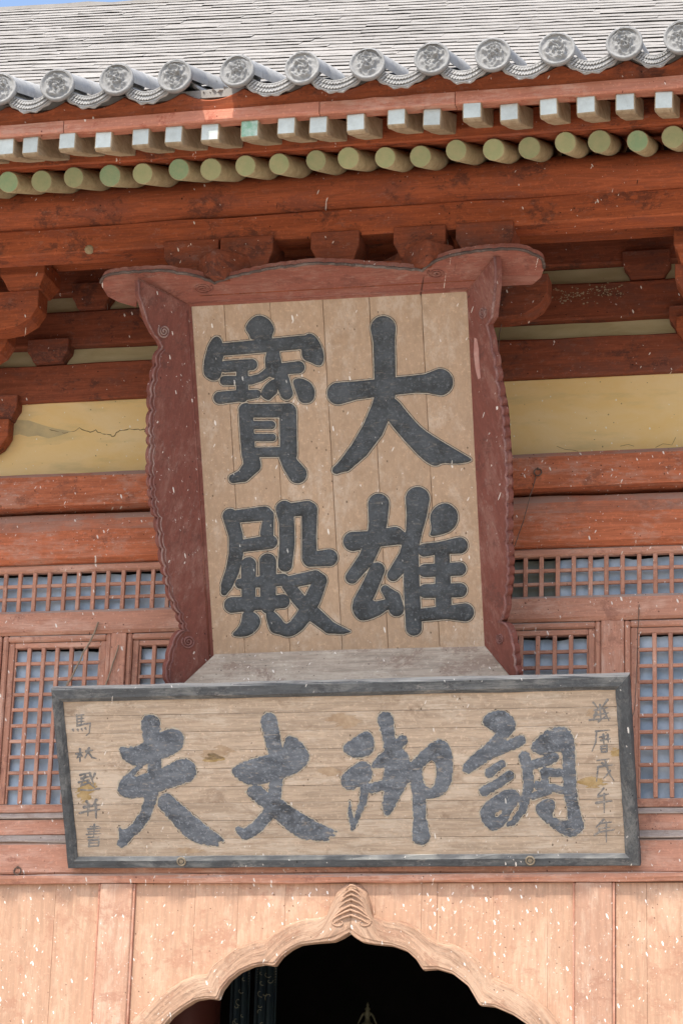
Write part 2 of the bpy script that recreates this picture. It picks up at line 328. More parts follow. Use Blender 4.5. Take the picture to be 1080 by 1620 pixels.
# ---- wall: door panels, posts, arch
def arch_curve(pts): return [at(x, y, -0.05)[[0, 2]] for x, y in pts]
inL = [(551.7, 1475.4), (542, 1482), (527, 1489), (498, 1491), (474, 1494), (459, 1501.5), (444.4, 1513), (433, 1528), (417, 1525), (399, 1528), (378.5, 1537), (362, 1550), (350, 1565.6), (344, 1581), (327.6, 1579), (309, 1582), (289, 1594), (270.6, 1608), (256, 1626), (246, 1648), (243, 1664), (232, 1672), (222, 1690), (216, 1720)]
ouL = [(557, 1394), (545, 1395), (532, 1405), (524, 1421.5), (520, 1441), (506.7, 1449.6), (480, 1451), (459, 1457), (435.6, 1469), (420, 1483), (397, 1487), (372, 1497), (346, 1514.6), (331.7, 1526), (323.5, 1539), (305, 1541), (285, 1549), (260, 1565.6), (240, 1581), (222, 1596), (207, 1610), (199, 1628), (194, 1655), (192, 1720)]
inR = [(551.7, 1475.4), (561.5, 1483.7), (571.9, 1490), (589.6, 1493), (619, 1495.6), (643, 1504.4), (657.8, 1517.8), (668, 1534), (690, 1532.5), (715, 1540), (740, 1560), (757.5, 1590), (780, 1592), (810, 1605), (832, 1620), (850, 1642), (858, 1664), (872, 1674), (884, 1694), (890, 1720)]
ouR = [(557, 1394), (568, 1397), (578, 1408), (584, 1427), (588, 1445), (607, 1452.6), (628, 1453.5), (652, 1461.5), (672.6, 1475), (690, 1487), (715, 1491.5), (745, 1507.5), (770, 1532.5), (780, 1545), (810, 1557.5), (840, 1575), (865, 1595), (884, 1618), (898, 1645), (906, 1672), (910, 1720)]
def resample(p, n):
    p = np.array(p); d = np.r_[0, np.cumsum(np.linalg.norm(np.diff(p, axis=0), axis=1))]
    t = np.linspace(0, d[-1], n); return np.c_[np.interp(t, d, p[:, 0]), np.interp(t, d, p[:, 1])]
inner = np.r_[resample(arch_curve(inL), 110)[::-1], resample(arch_curve(inR), 110)[1:]]
outer = np.r_[resample(arch_curve(ouL), 110)[::-1], resample(arch_curve(ouR), 110)[1:]]
prof = [(0.0, 0.004), (0.01, -0.004), (0.13, -0.046), (0.16, -0.047), (0.18, -0.054), (0.55, -0.055), (0.90, -0.053), (0.93, -0.048), (0.985, -0.047), (1.0, -0.038), (1.0, 0.018)]
V = []; Fc = []; k = len(prof)
for i in range(len(inner)):
    for j, (t, y) in enumerate(prof):
        p = outer[i]*(1-t)+inner[i]*t
        yy = y + (RNG.normal(0, 0.0004) if 0 < j < 9 else 0)
        V.append((p[0], yy, p[1]))
for i in range(len(inner)-1):
    for j in range(k-1): a = i*k+j; Fc.append((a, a+1, a+k+1, a+k))
trim = mesh('door_arch', V, Fc, M['trim'], hall)
arcl = np.r_[0, np.cumsum(np.linalg.norm(np.diff(0.5*(inner+outer), axis=0), axis=1))]
at_ = trim.data.attributes.new('bandco', 'FLOAT_VECTOR', 'POINT'); wd_ = np.linalg.norm(outer-inner, axis=1)
for i in range(len(inner)):
    for j, (t, y) in enumerate(prof): at_.data[i*k+j].vector = (arcl[i], y, t*min(wd_[i], 0.4)+0.35*arcl[i]*(1 if i < 110 else -1)*0.35)
tag(trim, 'pale carved scalloped door arch with pointed finial')
ap = at(553, 1440, -0.06)
for i, (dy, w, hgt) in enumerate([(0.135, 0.040, 0.035), (0.110, 0.062, 0.050), (0.085, 0.078, 0.058), (0.058, 0.088, 0.062), (0.028, 0.115, 0.080), (0.002, 0.150, 0.085), (-0.028, 0.135, 0.07)]):
    for sg in (-1, 1):
        pth = [(ap[0]+0.008+sg*w*t, -0.064+0.018*t*t, ap[2]+dy-hgt*t+0.010*math.sin(3.1*t)+RNG.normal(0, 0.001)) for t in np.linspace(0.0, 1, 7)]
        tube('carved_leaf', pth, [0.0065-0.004*t for t in np.linspace(0, 1, 7)], M['trim_leaf'], trim, 6)
for c0, sg in ((np.array([ap[0]-0.06, ap[2]-0.065]), -1), (np.array([ap[0]+0.08, ap[2]-0.065]), 1)):
    pth = [(c0[0]+sg*(0.003+0.0035*t)*math.cos(t)*1.5, -0.056, c0[1]+(0.003+0.0035*t)*math.sin(t)) for t in np.linspace(0, 7.5, 32)]
    tube('carved_scroll', pth, 0.0045, M['trim_leaf'], trim, 5)

ZP = 3.532                                              # top of the board panels
mid = 0.55*outer+0.45*inner
def arch_z(x):
    """height of the trim's centre line above x (None outside it)"""
    return np.interp(x, mid[:, 0], mid[:, 1])
def plank(x0, x1, zbot_fn, y=0.0, par=hall):
    xs = np.linspace(x0+0.0005, x1-0.0005, 9); V = []; Fc = []
    for yy in (y, y+0.03):
        for x in xs: V.append((x, yy, zbot_fn(x)))
        for x in xs: V.append((x, yy, ZP-0.001))
    n = len(xs)
    for i in range(n-1):
        Fc += [(i, i+1, n+i+1, n+i), (2*n+i, 3*n+i, 3*n+i+1, 2*n+i+1), (i, 2*n+i, 2*n+i+1, i+1), (n+i, n+i+1, 3*n+i+1, 3*n+i)]
    Fc += [(0, n, 3*n, 2*n), (n-1, 3*n-1, 4*n-1, 2*n-1)]
    o = mesh('plank', V, Fc, M['board'], par); bev(o.data, 0.0006); return o
pan = mesh('wall_panel', *box_data(-1.20, 1.245, 0.034, 0.05, 3.50, ZP), M['board'], hall)
xs_mid = [at(x, 1400, 0)[0] for x in (216, 310, 378, 452, 522, 594, 667, 691.5, 780, 866, 906)]
jit = [0.0, 0.0006, -0.0003, 0.0004, 0.0, -0.0005, 0.0005, 0.004, 0.0003, -0.0003]
for (a, b), dj in zip(zip(xs_mid[:-1], xs_mid[1:]), jit):
    plank(a, b, lambda x: max(arch_z(x), 2.45) if -1.17 < x < 1.22 else 2.45, dj, pan)
panl = mesh('wall_panel', *box_data(XL, -1.43, 0.034, 0.05, ZF, ZP), M['board'], hall)
for a, b, dj in ((XL, -2.62, 0), (-2.62, -2.02, 0.001), (-2.02, -1.68, 0), (-1.68, -1.427, 0.0012)): plank(a, b, lambda x: ZF, dj, panl)
panr = mesh('wall_panel', *box_data(1.47, XR, 0.034, 0.05, ZF, ZP), M['board'], hall)
for a, b, dj in ((1.466, 1.632, 0), (1.632, 1.98, 0.002), (1.98, 2.5, 0), (2.5, XR, 0.001)): plank(a, b, lambda x: ZF, dj, panr)
def post(x0, x1):
    o = box('door_post', x0, x1, -0.024, 0.06, ZF, ZP-0.001, M['post'], hall, 0.006)
    for a, b in ((x0-0.012, x0-0.001), (x1+0.001, x1+0.013)): box('bead', a, b, -0.018, 0.02, ZF, ZP-0.002, M['pink_v'], o, 0.003)
post(-1.412, -1.222); post(1.252, 1.452)

# rails between panels and windows
extrude_x('panel_rail', XL, XR, [(-0.036, 3.545), (-0.044, 3.556), (-0.044, 3.572), (-0.038, 3.58), (0.05, 3.58), (0.05, 3.533), (-0.028, 3.533)], M['pink'], hall)
extrude_x('sill_beam', XL, XR, rect_prof(-0.026, 0.06, 3.581, 3.765), M['pink'], hall)
extrude_x('sill_ledge', XL, XR, [(-0.034, 3.766), (-0.036, 3.774), (-0.010, 3.808), (0.05, 3.808), (0.05, 3.766)], M['dusty'], hall)
extrude_x('sill_board', XL, XR, rect_prof(-0.006, 0.05, 3.809, 3.900, 0.004), M['pink'], hall)
extrude_x('sill_ledge', XL, XR, [(-0.018, 3.901), (-0.020, 3.908), (0.002, 3.935), (0.05, 3.935), (0.05, 3.901)], M['dusty'], hall)

# ---- lattice windows
BARV = {}
def bar_v(z0, z1, w=0.0235, d=0.024):
    key = ('v', round(z1-z0, 4), w)
    if key not in BARV:
        me = bpy.data.meshes.new('bar'); v, f = box_data(-w/2, w/2, -d, 0, 0, z1-z0); me.from_pydata(v, [], f); bev(me, 0.003); me.materials.append(M['pink_v']); BARV[key] = me
    return BARV[key]
def bar_h(x0, x1, w=0.0205, d=0.020):
    key = ('h', round(x1-x0, 4), w)
    if key not in BARV:
        me = bpy.data.meshes.new('bar'); v, f = box_data(0, x1-x0, -d, 0, -w/2, w/2); me.from_pydata(v, [], f); bev(me, 0.003); me.materials.append(M['pink']); BARV[key] = me
    return BARV[key]
ZW0, ZW1 = 3.988, 4.900
def lattice(par, x0, x1, z0, z1, ncol, nrow, ybar=0.018):
    px = (x1-x0)/ncol; pz = (z1-z0)/nrow
    for i in range(1, ncol): link('bar', bar_v(z0, z1), None, par, loc=(x0+i*px+RNG.normal(0, 0.0012), ybar-0.002, z0))
    for j in range(1, nrow): link('bar', bar_h(x0, x1), None, par, loc=(x0, ybar, z0+j*pz+RNG.normal(0, 0.0012)))
def film(par, x0, x1, z0, z1, mat, y=0.05, nx=20, nz=14, curl=0.004):
    V = []; Fc = []; ph = RNG.uniform(0, 6, 4)
    for j in range(nz+1):
        for i in range(nx+1):
            x = x0+(x1-x0)*i/nx; z = z0+(z1-z0)*j/nz
            yy = y+0.006*math.sin(7*x+ph[0])+0.005*math.sin(9*z+4*x+ph[1])+RNG.normal(0, 0.0012)
            if j == nz: z -= abs(RNG.normal(0, curl)); yy += 0.006
            V.append((x, yy, z))
    for j in range(nz):
        for i in range(nx): a = j*(nx+1)+i; Fc.append((a, a+1, a+nx+2, a+nx+1))
    return mesh('window_film', V, Fc, mat, par, True)
def window(x0, x1, ncol, nrow=10, nocc=False):
    """fixed moulding, sash frame, lattice bars and the film behind them; x0..x1 is the lattice opening"""
    z0, z1 = ZW0, ZW1
    w = box('lattice_window', x0-0.036, x0, -0.008, 0.046, z0-0.002, z1+0.034, M['pink_v'], hall, 0.004)    # sash stile carries the rest
    box('sash_stile', x1, x1+0.036, -0.008, 0.046, z0-0.002, z1+0.034, M['pink_v'], w, 0.004)
    box('sash_rail', x0+0.001, x1-0.001, -0.006, 0.044, z1, z1+0.033, M['pink'], w, 0.004)
    box('sash_rail', x0-0.036, x1+0.036, -0.006, 0.044, z0-0.050, z0-0.003, M['pink'], w, 0.004)
    for a, b in ((x0-0.069, x0-0.0375), (x1+0.0375, x1+0.069)): box('moulding', a, b, -0.024, 0.03, z0-0.05, z1+0.073, M['pink_v'], w, 0.008)
    box('moulding', x0-0.037, x1+0.037, -0.0235, 0.03, z1+0.0345, z1+0.072, M['pink'], w, 0.008)
    for a, b in ((x0, x0+0.012), (x1-0.012, x1)): box('bead', a+0.0005, b-0.0005, 0.002, 0.02, z0, z1-0.001, M['pink_v'], w, 0.002)
    lattice(w, x0+0.004, x1-0.004, z0, z1, ncol, nrow)
    film(w, x0-0.01, x1+0.01, z0-0.01, z1-0.004, M['film'])
    return w
W1 = (-2.022, -1.500); W2 = (-1.268, -0.03); W3 = (0.11, 1.322); W4 = (1.590, 2.22)
window(*W1, 6); window(*W2, 14); window(*W3, 13); window(*W4, 7)
window(-2.75, -2.17, 7)
def wpost(x0, x1): box('window_post', x0, x1, -0.034, 0.05, 3.936, 4.972, M['pink_v'], hall, 0.005)
wpost(-2.10, -2.094+0.0)if False else None
wpost(W1[1]+0.071, W2[0]-0.071); wpost(W2[1]+0.071, W3[0]-0.071) if W3[0]-W2[1] > 0.15 else None
wpost(W3[1]+0.071, W4[0]-0.071); wpost(W4[1]+0.071, XR); wpost(XL, -2.822)
extrude_x('transom_rail', XL, XR, rect_prof(-0.040, 0.05, 4.975, 5.118, 0.016), M['pink'], hall)
tr = box('transom', XL, XR, -0.012, 0.045, 5.354, 5.402, M['pink'], hall, 0.010)
tz0, tz1 = 5.119, 5.354
p = 0.0905
xs = np.arange(at(0, 930, 0)[0]-12*p+0.035, XR, p)
for x in xs: link('bar', bar_v(tz0, tz1), None, tr, loc=(x+RNG.normal(0, 0.0012), 0.016, tz0))
for j in (1, 2): link('bar', bar_h(XL, XR), None, tr, loc=(XL, 0.018, tz0+j*(tz1-tz0)/3))
film(tr, XL, 0.55, tz0-0.01, tz1-0.002, M['film'], nx=60, nz=6, curl=0.006)
film(tr, 0.60, at(876, 900, 0)[0], tz0-0.01, tz1-0.002, M['gap_shade'], nx=10, nz=6)  # film is missing here; this added sheet carries the painted interior gloom
film(tr, at(877, 900, 0)[0], XR, tz0-0.01, tz1-0.002, M['film'], y=0.046, nx=40, nz=6, curl=0.006)

# ---- tie beam, plate, plaster, wall beams
extrude_x('tie_beam', XL, XR, [(-0.03, 5.403), (-0.062, 5.425), (-0.078, 5.50), (-0.076, 5.585), (-0.052, 5.655), (-0.02, 5.70), (0.1, 5.72), (0.1, 5.403)], M['red_worn'], hall, smooth=False, jit=0.0025)
extrude_x('plate_beam', XL, XR, [(-0.118, 5.727), (-0.128, 5.74), (-0.128, 5.905), (-0.112, 5.93), (0.1, 5.93), (0.1, 5.727)], M['red_worn'], hall, jit=0.0025)
yel = box('plaster_panel', XL, XR, 0.03, 0.1, 5.931, 6.42, M['yellow'], hall, 0)
tag(yel, 'ochre yellow plaster panel with a jagged crack')
ck = [(75, 679), (95, 684), (112, 683), (125, 679), (140, 683), (152, 681), (163, 686), (172, 688), (180, 690), (187, 683), (200, 680), (214, 679), (226, 680), (234, 684)]
cpts = []
for (a, b) in zip(ck[:-1], ck[1:]):
    for t in (0, 0.33, 0.66): cpts.append(at(a[0]+(b[0]-a[0])*t+RNG.normal(0, 1), a[1]+(b[1]-a[1])*t+RNG.normal(0, 0.9), 0.03))
tube('crack', cpts, [0.0009+0.0024*abs(math.sin(i*0.9+math.sin(i*2.3))) for i in range(len(cpts))], M['crack'], yel, 4)
for pts in ([(880, 706), (893, 711), (905, 712), (914, 714)], [(980, 706), (993, 703), (1002, 706)], [(1036, 708), (1048, 702), (1062, 704), (1068, 692)]):
    tube('crack', [at(x, y, 0.03) for x, y in pts], 0.0014, M['crack'], yel, 4)
sp_ = [(0, 664), (22, 665), (45, 666), (68, 672), (88, 678), (112, 683), (96, 689), (78, 692), (62, 688), (44, 691), (30, 688), (14, 690), (0, 687)]
mesh('stain', [at(x+RNG.normal(0, 1), y+RNG.normal(0, 0.7), 0.0288) for x, y in sp_], [tuple(range(len(sp_)))], M['stain'], yel)
parts = []
for _ in range(150):
    q = RNG.random(); px_, py_ = 866+120*q, 470-12*q+RNG.normal(0, 7); c_ = at(px_, py_, -0.0165); r_ = RNG.uniform(0.002, 0.008); n_ = 6; a_ = RNG.uniform(0, 6)
    v_ = [(c_[0]+r_*RNG.uniform(0.3, 1.4)*math.cos(a_+k_), c_[1]+RNG.normal(0, 1e-4), c_[2]+r_*RNG.uniform(0.3, 1.0)*math.sin(a_+k_)) for k_ in np.linspace(0, 6.28, n_+1)[:-1]]
    parts.append((v_, [tuple(range(n_))]))
spl = mesh('paint_splash', *merge(parts), M['splash'], hall); tag(spl, kind='stuff')
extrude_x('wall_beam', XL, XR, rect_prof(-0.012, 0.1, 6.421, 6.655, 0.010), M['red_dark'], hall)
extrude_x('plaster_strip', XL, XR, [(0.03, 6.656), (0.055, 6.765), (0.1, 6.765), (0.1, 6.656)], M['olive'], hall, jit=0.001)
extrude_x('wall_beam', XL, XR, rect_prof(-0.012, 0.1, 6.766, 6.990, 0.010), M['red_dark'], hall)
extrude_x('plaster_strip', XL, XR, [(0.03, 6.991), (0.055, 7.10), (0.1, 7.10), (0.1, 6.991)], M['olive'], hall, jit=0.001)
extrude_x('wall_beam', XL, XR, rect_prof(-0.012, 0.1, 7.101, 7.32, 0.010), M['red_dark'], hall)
box('wall_core', XL, XR, 0.105, 0.30, 5.41, 8.3, M['dark'], hall, 0)
box('wall_core', XL, XR, 0.0, 0.1, 7.325, 8.3, M['dark'], hall, 0)

# ---- bracket pieces
def block(xc, y0, w, d, z0, z1, mat=M['red'], par=hall, cut=0.16, name='bracket_block'):
    """dou: square top half over a flared-in lower half"""
    zm = z0+(z1-z0)*0.45; V = []; Fc = []
    rows = [(z1, 0), (zm, 0), (zm-(zm-z0)*0.5, cut*0.62), (z0, cut)]
    for z, c in rows:
        ax = w/2*(1-2*c*0.9); V += [(xc-ax, y0+d*c*0.8, z), (xc+ax, y0+d*c*0.8, z), (xc+ax, y0+d-d*c*0.8, z), (xc-ax, y0+d-d*c*0.8, z)]
    for r in range(3):
        for q in range(4): a = r*4+q; b = r*4+(q+1) % 4; Fc.append((a, b, b+4, a+4))
    Fc += [(0, 1, 2, 3), (12, 13, 14, 15)]
    o = mesh(name, V, Fc, mat, par); bev(o.data, 0.004); return o
def arm(x0, x1, y0, y1, z0, z1, mat=M['red'], par=hall, cl=True, cr=True, name='bracket_arm'):
    """gong: level arm whose ends turn up in three facets"""
    h = z1-z0; pts = [(x0, z1), (x1, z1)]
    pts += [(x1, z0+h*0.55), (x1-h*0.18, z0+h*0.26), (x1-h*0.52, z0+h*0.06), (x1-h*0.95, z0)] if cr else [(x1, z0)]
    pts += [(x0+h*0.95, z0), (x0+h*0.52, z0+h*0.06), (x0+h*0.18, z0+h*0.26), (x0, z0+h*0.55)] if cl else [(x0, z0)]
    return prism_y(name, pts, y0, y1, mat, par, 0.004)
def bx(px, py, Y): return at(px, py, Y)

# small blocks sitting between the wall beams
def wall_block(pxa, pxb, py, z0, z1, sx=0):
    a = at(pxa, py, -0.06)[0]; b = at(pxb, py, -0.06)[0]
    return block((a+b)/2, -0.06, b-a, 0.12, z0, z1, M['red_dark'])
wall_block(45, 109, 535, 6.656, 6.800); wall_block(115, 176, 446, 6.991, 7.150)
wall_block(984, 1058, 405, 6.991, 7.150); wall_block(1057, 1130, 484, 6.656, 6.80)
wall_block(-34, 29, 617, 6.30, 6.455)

# left bracket set
ls = thing('x', '', '') if False else None
setL = arm(-3.2, at(15, 660, -0.07)[0], -0.07, 0.02, 6.06, 6.298, M['red'], hall); setL.name = 'bracket_set'
Y1 = -0.62
p1 = at(62, 458, Y1); p2 = at(35, 519, Y1)
arm(-3.1, p1[0], Y1, Y1+0.16, p2[2], p1[2], M['red'], setL)
p3 = at(2, 416, Y1-0.06); p4 = at(72, 416, Y1-0.06)
block((p3[0]+p4[0])/2, Y1-0.06, p4[0]-p3[0], 0.28, p1[2]+0.001, p3[2]+0.01, M['red'], setL)
p5 = at(13, 527, -0.38); p6 = at(5, 552, -0.38)
arm(-3.1, p5[0], -0.38, -0.24, p6[2]-0.08, p5[2]+0.05, M['red'], setL)
block(p5[0]-0.42, -0.44, 0.2, 0.24, p5[2]+0.051, p1[2]-0.04, M['red'], setL)

# right bracket set, mostly outside the picture
c1 = at(1066, 366, -0.62)
setR = block(c1[0]+0.12, -0.68, 0.24, 0.28, at(1066, 420, -0.62)[2], c1[2]+0.02, M['red'], hall); setR.name = 'bracket_set'
arm(c1[0]+0.0, 3.2, -0.62, -0.46, c1[2]-0.40, c1[2]-0.19, M['red'], setR)
c2 = at(1060, 505, -0.08)
arm(c2[0]+0.03, 3.2, -0.08, 0.02, c2[2]-0.17, c2[2]+0.02, M['red'], setR)

# central bracket set behind the plaque: blocks under the purlin, two oblique noses, long arm
zb = 6.90
Yp = -1.09
def pblock(pa, pb, par):
    a = at(pa, 365, Yp)[0]; b = at(pb, 365, Yp)[0]
    return block((a+b)/2, Yp-0.03, b-a, 0.26, zb-0.155, zb+0.02, M['red_dark'], par, 0.14)
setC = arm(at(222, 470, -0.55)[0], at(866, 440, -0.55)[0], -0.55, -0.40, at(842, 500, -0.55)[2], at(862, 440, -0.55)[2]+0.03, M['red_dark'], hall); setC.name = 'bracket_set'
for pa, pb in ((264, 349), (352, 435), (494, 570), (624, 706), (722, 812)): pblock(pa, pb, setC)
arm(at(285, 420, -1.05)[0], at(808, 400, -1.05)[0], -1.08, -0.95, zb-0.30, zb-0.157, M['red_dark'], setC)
def nose(pxc, py0, py1, sg, w=0.15):
    """oblique beam nose pointing out at 45 degrees"""
    Yn = -1.20; a = at(pxc, py0, Yn); b = at(pxc, py1, Yn); zt = a[2]; zl = b[2]-0.02
    d = np.array([sg*0.707, -0.707]); n = np.array([d[1], -d[0]])*sg
    prof = [(0.0, zt-0.012), (-0.035, zt), (-0.7, zt+0.02), (-0.7, zl), (-0.05, zl), (0.0, zl+0.03)]
    V = []
    for q in (-w/2, w/2):
        for t, z in prof: V.append((a[0]+d[0]*t+n[0]*q, Yn+d[1]*t+n[1]*q, z))
    k = len(prof); Fc = [tuple(range(k)), tuple(range(2*k-1, k-1, -1))]+[(i, (i+1) % k, k+(i+1) % k, k+i) for i in range(k)]
    o = mesh('beam_nose', V, Fc, M['red_dark'], setC); bev(o.data, 0.012, 2); return o
nose(326, 398, 438, -1, 0.17); nose(698, 380, 415, 1, 0.17)

# ---- purlin and its beam
extrude_x('eave_purlin', XL, XR, [(-1.02+0.16*math.cos(t), 7.175+0.125*math.sin(t)) for t in np.linspace(0, 2*math.pi, 17)[:-1]], M['red'], hall, smooth=True, jit=0.003, n=30)
extrude_x('purlin_beam', XL, XR, rect_prof(-1.095, -0.94, zb, 7.058, 0.008), M['red'], hall, jit=0.003)
extrude_x('inner_beam', XL, XR, rect_prof(-0.60, -0.45, 7.06, 7.20, 0.008), M['red'], hall, jit=0.002)
nb = at(141, 394, -1.10)
V = []; Fc = []
for i in range(5):
    for j in range(10):
        r = [0.0, 0.014, 0.022, 0.026, 0.027][i]; V.append((nb[0]+r*math.cos(j*.628), -1.096-[0.018, 0.016, 0.010, 0.004, -0.01][i], nb[2]+r*math.sin(j*.628)))
for i in range(4):
    for j in range(10): Fc.append((i*10+j, i*10+(j+1) % 10, i*10+10+(j+1) % 10, i*10+10+j))
nest = mesh('mud_nest', V, Fc, M['nest'], None, True); tag(nest, 'small round pale mud nest stuck on the red purlin beam', 'nest')

# ---- rafters
SL = 0.41
round_px = [(14, 281), (66, 279.5), (117.5, 277), (174.5, 272.5), (225, 271), (284, 266), (333.5, 265.5), (388.5, 262), (442, 258), (500, 255), (551, 253), (608.5, 249.5), (663.5, 245.5), (721, 243.5), (780, 240.5), (836, 236), (894, 233), (947.5, 229), (1007.5, 224), (1063.5, 217)]
rx = [at(x, y, -1.65)[0] for x, y in round_px]
rx = [rx[0]-0.175*i for i in range(7, 0, -1)]+rx+[rx[-1]+0.18*i for i in range(1, 7)]
ZR = 7.090
def round_rafter():
    V = []; Fc = []; seg = 18; rings = [(0.0, 0.054), (0.006, 0.0575), (0.3, 0.0585), (0.9, 0.057)]
    L = math.hypot(1, SL); dy, dz = 1/L, SL/L
    for t, r in rings:
        for k in range(seg):
            a = 2*math.pi*k/seg; u, w = r*math.cos(a), r*math.sin(a); V.append((u, t*dy-w*dz, t*dz+w*dy))
    for i in range(len(rings)-1):
        for k in range(seg): a = i*seg+k; b = i*seg+(k+1) % seg; Fc.append((a, b, b+seg, a+seg))
    Fc.append(tuple(range(seg))); Fc.append(tuple((len(rings)-1)*seg+k for k in range(seg)))
    return V, Fc
rmesh = []
for mk in ('round', 'round_b'):
    o = mesh('rafter', *round_rafter(), M[mk], hall); rmesh.append(o.data); bpy.data.objects.remove(o)
    for pl in rmesh[-1].polygons: pl.use_smooth = len(pl.vertices) == 4
for i, x in enumerate(rx):
    o = link('rafter', rmesh[1 if i % 5 in (0, 2) and i < 15 or i == 25 else 0], None, hall, loc=(x, -1.65+RNG.normal(0, 0.008), ZR+RNG.normal(0, 0.004)))
    o.scale = (1, 1, 1); s = RNG.uniform(0.95, 1.06); o.scale = (s, 1, s); o.rotation_euler = (0, RNG.uniform(-3, 3)*0, RNG.normal(0, 0.012))
fly_px = [(10, 221), (49, 217), (108, 214), (164, 209), (223, 206.5), (275, 205), (332, 200), (395, 200.5), (453, 196), (503, 192), (562, 188), (627, 184), (682, 181), (747, 173), (804, 169.5), (867, 168), (926, 162), (988, 160), (1049, 155)]
fx = [at(x, y, -2.15)[0] for x, y in fly_px]
fx = [fx[0]-0.19*i for i in range(6, 0, -1)]+fx+[fx[-1]+0.195*i for i in range(1, 6)]
ZFY = 7.058
def fly_rafter():
    w = 0.0455; prof = [(0.0, -0.047), (0.0, 0.046), (0.8, 0.046+0.8*SL), (0.8, -0.064+0.8*SL), (0.22, -0.060+0.22*SL-0.012), (0.10, -0.054+0.10*SL-0.012), (0.03, -0.053)]
    V = [(-w, y, z) for y, z in prof]+[(w, y, z) for y, z in prof]; k = len(prof)
    Fc = [tuple(range(k)), tuple(range(2*k-1, k-1, -1))]+[(i, (i+1) % k, k+(i+1) % k, k+i) for i in range(k)]
    return V, Fc
fmesh = []
for mk in ('fly', 'fly_green'):
    o = mesh('flying_rafter', *fly_rafter(), M[mk], hall); bev(o.data, 0.005); fmesh.append(o.data); bpy.data.objects.remove(o)
for i, x in enumerate(fx):
    s = RNG.uniform(0.96, 1.06)
    o = link('flying_rafter', fmesh[1 if i == 13 else 0], None, hall, loc=(x, -2.15+RNG.normal(0, 0.006), ZFY+RNG.normal(0, 0.003)))
    o.scale = (s, 1, 1); o.rotation_euler = (0, RNG.normal(0, 0.015), RNG.normal(0, 0.02))

# decks and fascia boards
def slope_deck(name, y0, z0, y1, sl, th, mat):
    prof = [(y0, z0), (y1, z0+(y1-y0)*sl), (y1, z0+(y1-y0)*sl+th), (y0, z0+th)]
    return extrude_x(name, -6, 6, prof, mat, hall, n=12, jit=0.0)
slope_deck('roof_deck', -1.66, ZR+0.058, 0.3, SL, 0.03, M['red'])
slope_deck('roof_deck', -2.12, ZFY+0.052+0.03*SL, -0.2, SL, 0.03, M['red'])
extrude_x('rafter_board', -6, 6, [(-1.70, 7.150), (-1.705, 7.20), (-1.69, 7.296), (-1.60, 7.33), (-1.60, 7.165)], M['red'], hall, n=30, jit=0.0015)
xs_f = [-6, -2.4, -1.13, 0.23, 0.925, 2.3, 6]
for a, b in zip(xs_f[:-1], xs_f[1:]):
    extrude_x('fascia_board', a+0.002, b-0.002, [(-2.168, 7.104), (-2.174, 7.112), (-2.174, 7.168), (-2.165, 7.172), (-2.10, 7.172), (-2.10, 7.104)], M['fascia'], hall, n=10, jit=0.0012)
# ------------------------------------------------------------------ roof tiles
cap_px = [(0, 140), (91, 134), (185, 125), (277, 120), (375, 112), (478, 107), (581, 101), (683, 92), (779, 86), (880, 77), (987, 68), (1078, 58)]
YC = -2.305; TS = 0.36
cx = [at(x, y, YC)[0] for x, y in cap_px]; cz = [at(x, y, YC)[2] for x, y in cap_px]
ZC = 7.300
for i in range(1, 5): cx = [cx[0]-0.325]+cx+[cx[-1]+0.325]; cz = [ZC]+cz+[ZC]
RC = 0.091
def cover_tube(seed):
    rg = np.random.default_rng(seed); V = []; Fc = []; n = 13; L = math.hypot(1, TS); dy, dz = 1/L, TS/L
    rings = [(0.012, 0.076), (0.03, 0.081), (0.33, 0.082), (0.345, 0.075), (0.35, 0.082), (0.75, 0.084)]
    for t, r in rings:
        for k in range(n):
            a = -0.25+(math.pi+0.5)*k/(n-1); rr = r*(1+rg.normal(0, 0.012)); u, w = rr*math.cos(a), rr*math.sin(a)
            V.append((u, t*dy-w*dz, t*dz+w*dy))
    for i in range(len(rings)-1):
        for k in range(n-1): a = i*n+k; Fc.append((a, a+1, a+n+1, a+n))
    return V, Fc
